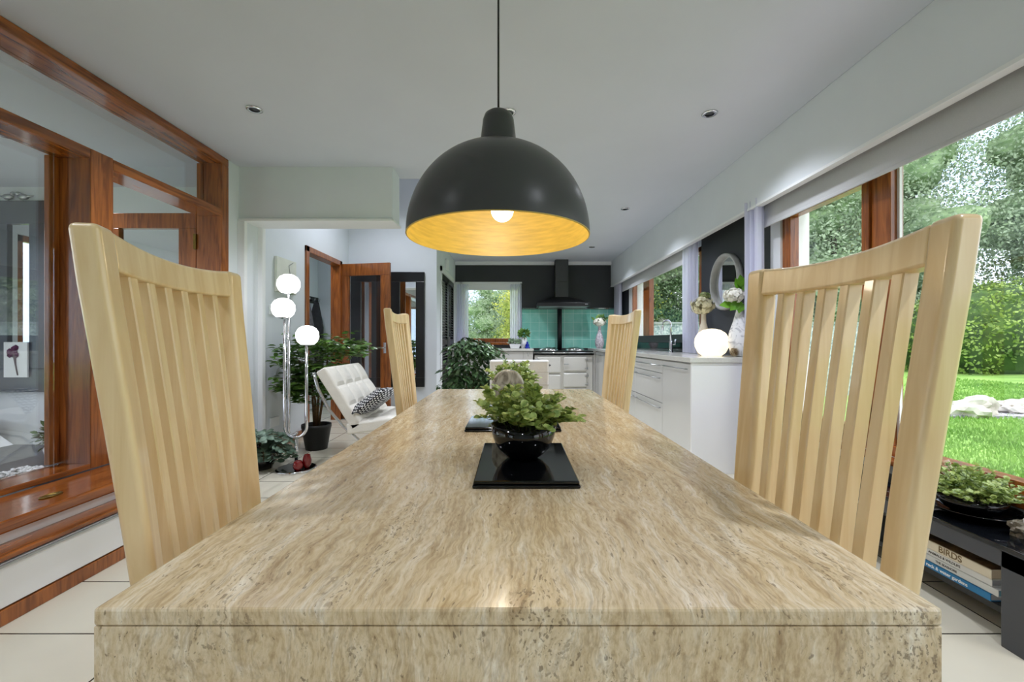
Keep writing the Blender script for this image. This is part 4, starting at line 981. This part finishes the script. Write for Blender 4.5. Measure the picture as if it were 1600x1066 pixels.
for gx, gy, gz in globes:
    g = MB().lathe([(0, -.072), (.05, -.072), (.075, -.047), (.088, -.01), (.084, .03), (.065, .06), (.035, .078), (0, .084)], (gx, gy, gz), 36).build('globe', M['globe'], fl)
    MB().lathe([(0, -.086), (.02, -.086), (.048, -.075), (.050, -.070), (0, -.070)], (gx, gy, gz), 28).build('globe_cup', M['chrome'], fl)
for lb, x, y, h, s in (('round red glass votive on the lamp base, the shorter one', -1.70, fy-.085, .075, 1.0), ('taller red glass votive on the lamp base', -1.655, fy-.03, .11, .9)):
    v = thing('glass_votive', lb, 'candle holder', (x, y, .0188), 0, 'red glass votives on the lamp base')
    MB().lathe([(0, 0), (.022*s, 0), (.036*s, h*.3), (.038*s, h*.6), (.026*s, h), (.022*s, h), (.03*s, h*.6), (0, h*.1)], (x, y, .019), 24).build('votive_body', M['red'], v)

# ------------------------------------------------------------------ lounge chair in the hall
lc = thing('lounge_chair', 'ivory button-tufted leather lounge chair with curved chrome frame beside the ficus', 'armchair', (-1.1, 3.6, 0))
Y0, Y1 = 3.2, 3.92
def cushion(name, p0, p1, th, ny, nx, mat):
    """tufted slab from p0 to p1 in the XZ plane, spanning Y0..Y1"""
    p0 = Vector((p0[0], 0, p0[1])); p1 = Vector((p1[0], 0, p1[1])); d = (p1-p0); L_ = d.length; d.normalize(); nrm = Vector((-d.z, 0, d.x))
    if nrm.z < 0: nrm = -nrm
    gx_, gy_ = nx*6, ny*6; vs = []; fs = []
    def hgt(u, v):
        a = abs(math.sin(PI*u*nx)); b = abs(math.sin(PI*v*ny)); return .022*(min(a, 1)*min(b, 1))**.5
    for top in (1, 0):
        for i in range(gx_+1):
            for j in range(gy_+1):
                u, v = i/gx_, j/gy_; h = (th-.02+hgt(u, v)) if top else 0
                p = p0+d*(u*L_)+nrm*h; vs.append((p.x, Y0+(Y1-Y0)*v, p.z))
    n1 = (gx_+1)*(gy_+1); w = gy_+1
    for i in range(gx_):
        for j in range(gy_):
            a = i*w+j; fs.append((a, a+1, a+w+1, a+w)); fs.append((n1+a, n1+a+w, n1+a+w+1, n1+a+1))
    for i in range(gx_):
        for a in (i*w, i*w+gy_): fs.append((a, a+w, n1+a+w, n1+a))
    for j in range(gy_):
        for a in (j, gx_*w+j): fs.append((a, a+1, n1+a+1, n1+a))
    mb = MB(); mb.add(vs, fs, True); o = mb.build(name, mat, lc, bevel=0, smooth=False); 
    b = o.modifiers.new('b', 'BEVEL'); b.width = .012; b.segments = 3; b.limit_method = 'ANGLE'; b.angle_limit = math.radians(60)
    return o
cushion('back_cushion', (-1.22, .36), (-1.50, .80), .10, 4, 3, M['leather'])
cushion('seat_cushion', (-1.26, .33), (-.70, .40), .10, 4, 3, M['leather'])
for yy in (Y0+.04, Y1-.04):
    bk_ = [(-1.52, .82)]+[(-1.52+.75*t, .82-.82*(t**.75)*1.0) for t in [k/12 for k in range(1, 13)]]
    pts = [(-1.53, yy, .80), (-1.50, yy, .68), (-1.42, yy, .52), (-1.30, yy, .38), (-1.14, yy, .24), (-.95, yy, .12), (-.74, yy, .01)]
    MB().tube(pts, .012, 8).build('frame_bar', M['chrome'], lc)
    pts = [(-1.20, yy, .01), (-1.22, yy, .14), (-1.19, yy, .24), (-1.10, yy, .30), (-.95, yy, .32), (-.70, yy, .385)]
    MB().tube(pts, .012, 8).build('frame_bar', M['chrome'], lc)
cp = MB(); Rm = Matrix.Rotation(math.radians(-38), 3, 'Y') @ Matrix.Rotation(math.radians(8), 3, 'Z')
cu = bmesh.new(); bmesh.ops.create_cube(cu, size=2); bmesh.ops.subdivide_edges(cu, edges=cu.edges, cuts=7, use_grid_fill=True)
vv = []
for v in cu.verts:
    x, y, z = v.co; e = max(abs(x), abs(y)); th = .055*(1-e**4)*(1 if z > 0 else -1)*(abs(z)) + .004*z
    k = 1-.07*(1-abs(x))*(abs(y) > .9)-.07*(1-abs(y))*(abs(x) > .9)
    q = Rm @ Vector((x*.145*k, y*.27*k, th)); vv.append(q+Vector((-1.13, 3.46, .555)))
cp.add(vv, [tuple(v.index for v in f.verts) for f in cu.faces], True); cu.free()
tag(cp.build('cushion', M['dots'], smooth=True), 'black and white dotted cushion on the ivory lounge chair', 'cushion')

# ------------------------------------------------------------------ black bench, books, rocks and plant by the window
bn = thing('console_bench', 'low glossy black bench with lower shelf under the garden window', 'bench', (1.82, 2.0, 0))
BX0, BX1, BY0, BY1 = 1.66, 1.98, 1.365, 2.75
B('top', M['blkt'], bn, BX0, BX1, BY0, BY1, .328, .345, bevel=.003)
MB().box(BX0+.002, BX0+.03, BY0+.0, BY1, .272, .3275).build('front_rail', M['dgrey'], bn)
MB().box(BX1-.03, BX1, BY0, BY1, .272, .3275).build('back_rail', M['dgrey'], bn)
for x in (BX0+.002, BX1-.06):
    for y in (BY0, BY1-.075): B('leg', M['dgrey'], bn, x, x+.058, y, y+.075, 0, .3275, bevel=.002)
B('shelf', M['blk'], bn, 1.70, BX1-.01, BY0+.04, BY1-.04, .09, .114, bevel=.002)
def book(label, x0, y0, y1, z0, z1, cover, texts, dep=.22, pages=(206, 198, 182), tcol=(40, 40, 44), size=.02):
    r = thing('book', label, 'book', ((x0+dep/2), (y0+y1)/2, z0), 0, 'books stacked on the bench shelf')
    x1 = x0+dep; t = .002
    m = MB(); m.box(x0, x1, y0, y1, z0, z0+t); m.box(x0, x1, y0, y1, z1-t, z1); m.box(x0, x0+.003, y0, y1, z0+t, z1-t)
    m.build('cover', cover, r, bevel=.0008)
    B('pages', pm('pages', pages, .9, .08, 200, stretch=(1, 1, 30)), r, x0+.004, x1-.004, y0+.003, y1-.003, z0+t, z1-t)
    for s_, yc, sz, tm in texts:
        # lettering on the spine, facing -X, read along -Y
        Mx = Matrix.Translation((x0-.0003, yc, (z0+z1)/2)) @ Matrix(((0, 0, -1, 0), (-1, 0, 0, 0), (0, 1, 0, 0), (0, 0, 0, 1)))
        text_mesh('spine_lettering', s_, sz, Mx, tm, r, .0003, True)
    return r
inkd = pm('dark_ink', (60, 56, 54), .6); inkw = pm('white_ink', (236, 240, 242), .6); inkg = pm('gold_ink', (120, 100, 66), .6)
b1 = book('thick cream bird book with brown cover, topmost of the stack on the bench shelf', 1.70, 1.502, 1.80, .191, .225, pm('book_cream', (222, 212, 190), .5, .03, 10), [('BIRDS', 1.645, .034, inkg)], .225, (196, 178, 150))
B('cover_picture', pm('bird_cover', (96, 66, 44), .35, rgb2=(176, 142, 96), scale=9, distort=2), b1, 1.704, 1.922, 1.505, 1.797, .2251, .2258)
text_mesh('cover_lettering', 'BIRDS', .075, Matrix.Translation((1.79, 1.69, .2260)) @ Matrix.Rotation(-PI/2, 4, 'Z'), pm('ink_brown', (58, 40, 28), .5), b1, .0002, True)
B('spine_picture', pm('spine_picture', (110, 150, 200), .5, rgb2=(220, 220, 210), scale=40), b1, 1.6993, 1.70, 1.745, 1.785, .197, .220)
book('white hardback second in the stack on the bench shelf', 1.702, 1.502, 1.80, .166, .190, pm('book_white', (214, 214, 212), .5, .02, 10), [('ANIMALS & WILDLIFE', 1.67, .013, inkd)], .22, (150, 150, 150))
book('slim pale book third in the stack on the bench shelf', 1.70, 1.480, 1.79, .141, .165, pm('book_pale', (210, 212, 210), .5, .02, 10), [('THE SEASHORE', 1.66, .012, inkd)], .23, (110, 150, 160))
book('bright blue garden book at the bottom of the stack on the bench shelf', 1.695, 1.50, 1.82, .1145, .140, pm('book_blue', (28, 118, 172), .45, .05, 10), [('rock & water gardens', 1.655, .018, inkw)], .23, (190, 190, 188))

# plate, oblong bowl plant, crystals
dp = thing('plate', 'wide glossy black dish on the black bench', 'plate', (1.83, 1.68, .3455))
MB().lathe([(0, 0), (.06, 0), (.07, .004), (.115, .020), (.140, .034), (.1405, .037), (.113, .025), (.07, .009), (0, .006)], (1.83, 1.68, .3455), 56).build('dish', M['blkg'], dp)
bowl_plant(1.825, 1.685, .3525, 'spreading green plant in a black bowl on the dish by the garden window', '', 21, 110, .145, .135, .105, .068)['group'] = 'leafy plant in black bowl by window'
def rocks(name, label, spots, mat, seed, cat='rock'):
    m = MB()
    for k, (x, y, z, r_, sq) in enumerate(spots): m.ico((x, y, z), r_, 3, .55, 1.6, seed+k, sq)
    return tag(m.build(name, mat, smooth=False), label, cat)
rocks('quartz_crystal', 'large pale quartz crystal on the bench left of the black dish', [(1.86, 1.885, .395, .050, (1, .9, 1.0))], M['quartz'], 2)
rocks('quartz_crystal', 'clear flat quartz piece at the front edge of the bench', [(1.700, 1.765, .359, .022, (1.2, 1.5, .7))], M['quartz'], 5)
rocks('mineral_rock', 'grey lumpy mineral at the right end of the bench top', [(1.80, 1.49, .375, .036, (1, 1, .9))], M['stone'], 8)
rocks('tan_crystal', 'tan and white crystal lump on the garden window sill', [(1.965, 1.94, .464, .038, (.8, 1.3, .8))], pm('tan_mineral', (176, 140, 108), .7, rgb2=(236, 226, 214), scale=22, bump=.6, bscale=40), 12)

# ------------------------------------------------------------------ garden
def gz(x, y):
    h = -.22
    if x > 3: h += .028*(x-3)+.0*y
    if x > 14: h += .05*(x-14)
    return h
gv = []; gf = []; nx_, ny_ = 60, 60
for i in range(nx_+1):
    for j in range(ny_+1):
        x = -30+90*i/nx_; y = -20+90*j/ny_; gv.append((x, y, gz(x, y)+.03*mnoise.noise(Vector((x*.2, y*.2, 0)))))
for i in range(nx_):
    for j in range(ny_): a = i*(ny_+1)+j; gf.append((a, a+1, a+ny_+2, a+ny_+1))
struct(fast_mesh('ground_lawn', gv, gf, M['grass']))
struct(B('bounce_paving', pm('bounce_slabs', (196, 190, 182), .8, .06, 4), None, 2.2, 3.85, -8, 8.8, -.26, -.17))  # pale slabs below sight, added to bounce neutral light indoors
struct(B('bounce_paving', bpy.data.materials['bounce_slabs'], None, -9, 2.2, -9, -2.8, -.26, -.12))  # unseen slabs behind the house, added for the same neutral bounce
struct(B('bounce_paving', bpy.data.materials['bounce_slabs'], None, -9, -5.75, -2.8, 4.2, -.26, -.12))  # unseen slabs beside the sun room, also added to bounce light
# grass blades, one mass
gvs = []; gfs = []; rg_ = random.Random(3)
for k in range(26000):
    x = 3.9+rg_.random()**1.5*8; y = rg_.uniform(.5, 1.0)*x*.95+rg_.uniform(-1.0, 1.5); z = gz(x, y)
    h = rg_.uniform(.03, .055); a = rg_.uniform(0, PI); dx, dy = .006*math.cos(a)*(1+x*.25), .006*math.sin(a)*(1+x*.25); b = len(gvs)
    gvs += [(x-dx, y-dy, z-.01), (x+dx, y+dy, z-.01), (x+rg_.gauss(0, .015), y+rg_.gauss(0, .015), z+h)]; gfs.append((b, b+1, b+2))
tag(fast_mesh('grass', gvs, gfs, leafmat('blade', (106, 152, 62), (150, 190, 94), .7, 1.5, .2)), 'bright green mown grass of the lawn outside the garden window', 'grass', kind='stuff')
# gravel strip with boulders
gm = MB(); P_ = [(5.8, 6.6), (6.6, 6.4), (8.6, 5.9), (11, 5.2), (11.3, 6.3), (9, 7.0), (7, 7.4), (6.0, 7.5)]
gm.loft([[(x, y, gz(x, y)-.02) for x, y in P_], [(x, y, gz(x, y)+.035) for x, y in P_]]); tag(gm.build('gravel_bed', M['gravel']), 'grey gravel strip crossing the lawn', 'gravel', kind='stuff')
for k, (x, y, r_, sq, lb) in enumerate(((7.0, 6.45, .24, (1.2, .9, .85), 'largest pale boulder in the gravel strip'), (7.75, 6.5, .2, (1.5, .9, .6), 'low pale boulder right of the largest one in the gravel'), (8.3, 6.35, .2, (1.2, 1, .7), 'boulder at the right end of the gravel strip'), (6.25, 6.75, .10, (1.5, 1, .6), 'small stone at the left end of the gravel strip'))):
    o = MB().ico((x, y, gz(x, y)+r_*.45), r_, 3, .5, 1.5, 30+k, sq).build('boulder', M['rock'], smooth=False); tag(o, lb, 'boulder', 'boulders in the gravel strip')

def leafcloud(blobs, n, size, seed, spread=.18):
    rr = random.Random(seed); vs = []; fs = []
    tot = sum(b[3]*b[4]+b[4]*b[5]+b[3]*b[5] for b in blobs)
    for (cx, cy, cz, rx, ry, rz) in blobs:
        for k in range(int(n*(rx*ry+ry*rz+rx*rz)/tot)):
            d = Vector((rr.gauss(0, 1), rr.gauss(0, 1), rr.gauss(0, 1))).normalized(); q = 1+rr.gauss(0, spread*.5)-abs(rr.gauss(0, spread*.5))
            q *= 1+.22*mnoise.noise(d*3.3+Vector((cx, cy, seed)))
            p = Vector((cx+d.x*rx*q, cy+d.y*ry*q, cz+d.z*rz*q)); s = size*rr.uniform(.6, 1.3)
            n1 = (d+Vector((rr.gauss(0, .7), rr.gauss(0, .7), rr.gauss(0, .7)))).normalized(); t1 = n1.orthogonal().normalized(); a = rr.uniform(0, 2*PI)
            t2 = n1.cross(t1); u = t1*math.cos(a)+t2*math.sin(a); w = n1.cross(u); b = len(vs)
            vs += [p-u*s*.5, p+w*s*.28, p+u*s*.5, p-w*s*.28]; fs.append((b, b+1, b+2, b+3))
    return vs, fs
def hedge(label, blobs, n, size, seed, mat, core):
    r = thing('hedge', label, 'hedge', (blobs[0][0], blobs[0][1], 0))
    vs, fs = leafcloud(blobs, n, size, seed, .05); fast_mesh('foliage', vs, fs, mat, r)
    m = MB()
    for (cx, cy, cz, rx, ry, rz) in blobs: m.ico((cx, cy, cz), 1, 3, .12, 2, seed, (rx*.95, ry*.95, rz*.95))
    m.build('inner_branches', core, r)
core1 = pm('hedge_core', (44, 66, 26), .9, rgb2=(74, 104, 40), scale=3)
hedge('large rounded clipped green hedge at the end of the lawn', [(15.2, 13.4, 1.0, 2.6, 2.4, 1.85), (18.5, 12.3, 1.1, 3.0, 2.4, 1.9), (21.5, 10.5, 1.1, 3.0, 2.4, 2.0)], 42000, .11, 41, M['hedge'], core1)
pw = thing('garden_wall', 'low speckled grey pebble-dash wall across the garden beyond the window', 'wall', (5, 9, -.2))
B('wall_face', M['pebble'], pw, 2.4, 8.0, 8.9, 9.15, -.3, 1.40); B('coping', pm('coping', (150, 160, 156), .9), pw, 2.4, 8.05, 8.87, 9.18, 1.40, 1.44)
def tree(label, x, y, h, rad, mat, seed, n=7000, size=.26, trunk=True, low=.15):
    rr = random.Random(seed); r = thing('tree', label, 'tree', (x, y, gz(x, y)), 0, 'garden trees beyond the windows')
    z0 = gz(x, y); blobs = []
    for k in range(13):
        t = k/12; zz = z0+h*(low+(1-low)*.92*t); w = rad*(.55+.45*math.sin(PI*min(1, .2+t*.85))); a = rr.uniform(0, 2*PI); o = w*.45*rr.random()
        blobs.append((x+o*math.cos(a), y+o*math.sin(a), zz, w*rr.uniform(.5, .75), w*rr.uniform(.5, .75), h*.13*rr.uniform(.8, 1.2)))
    vs, fs = leafcloud(blobs, n, size, seed, .5); fast_mesh('crown', vs, fs, mat, r)
    m = MB(); m.tube([(x, y, z0-.1), (x+.1, y, z0+h*.35), (x, y+.1, z0+h*.8)], [.16*h/8, .12*h/8, .04])
    for b in blobs: m.tube([(x, y, b[2]-h*.12), (b[0], b[1], b[2])], [.05, .02], 5)
    m.build('trunk', M['bark'], r)
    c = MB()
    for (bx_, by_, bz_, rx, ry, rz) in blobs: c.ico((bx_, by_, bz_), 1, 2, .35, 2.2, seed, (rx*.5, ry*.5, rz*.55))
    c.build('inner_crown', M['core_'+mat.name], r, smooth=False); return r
T = [(12.5, 16.5, 9, 3.2, 'tree1', 'pale green birch behind the left part of the garden window'), (16.5, 17.5, 12, 4.2, 'tree1', 'tall pale birch behind the clipped hedge'), (20.5, 16.0, 11.5, 4.0, 'tree1', 'broad pale green tree right of the tall birch'),
     (24.0, 14.0, 11.5, 4.0, 'tree1', 'pale green tree at the far right of the garden view'), (14.5, 21, 11, 3.4, 'tree2', 'yellowing tree between the birches'), (26, 19, 11, 4.0, 'tree3', 'deep green tree at the back of the garden'),
     (9.0, 18, 8.0, 2.8, 'tree3', 'deep green tree beside the garden wall'), (19, 23, 12, 4.0, 'tree3', 'tall deep green tree behind the birches'),
     (7.0, 21, 8.0, 3.2, 'tree3', 'dense green tree filling the kitchen window'), (4.2, 19, 6.5, 2.6, 'tree2', 'yellow-green shrubby tree left in the kitchen window'), (10.8, 24, 9.5, 3.4, 'tree1', 'pale tree behind the garden wall'),
     (-1.3, 20, 4.3, 1.8, 'tree1', 'grey-green tree in the left of the back window'), (.1, 18, 3.9, 1.3, 'tree2', 'yellow-green tree in the right of the back window'), (-3.0, 23, 4.5, 2.0, 'tree3', 'dark green tree at the left edge of the back window'), (1.6, 22, 5, 2.0, 'tree3', 'dark tree at the right edge of the back window'), (-.6, 26, 4.8, 2.4, 'tree1', 'distant pale tree in the middle of the back window')]
for k, (x, y, h, rd, mt, lb) in enumerate(T): tree(lb, x, y, h, rd, M[mt], 60+k, low=.02 if h < 7 else .06, n=12000 if h < 7 else 30000, size=.10 if h < 7 else .14)
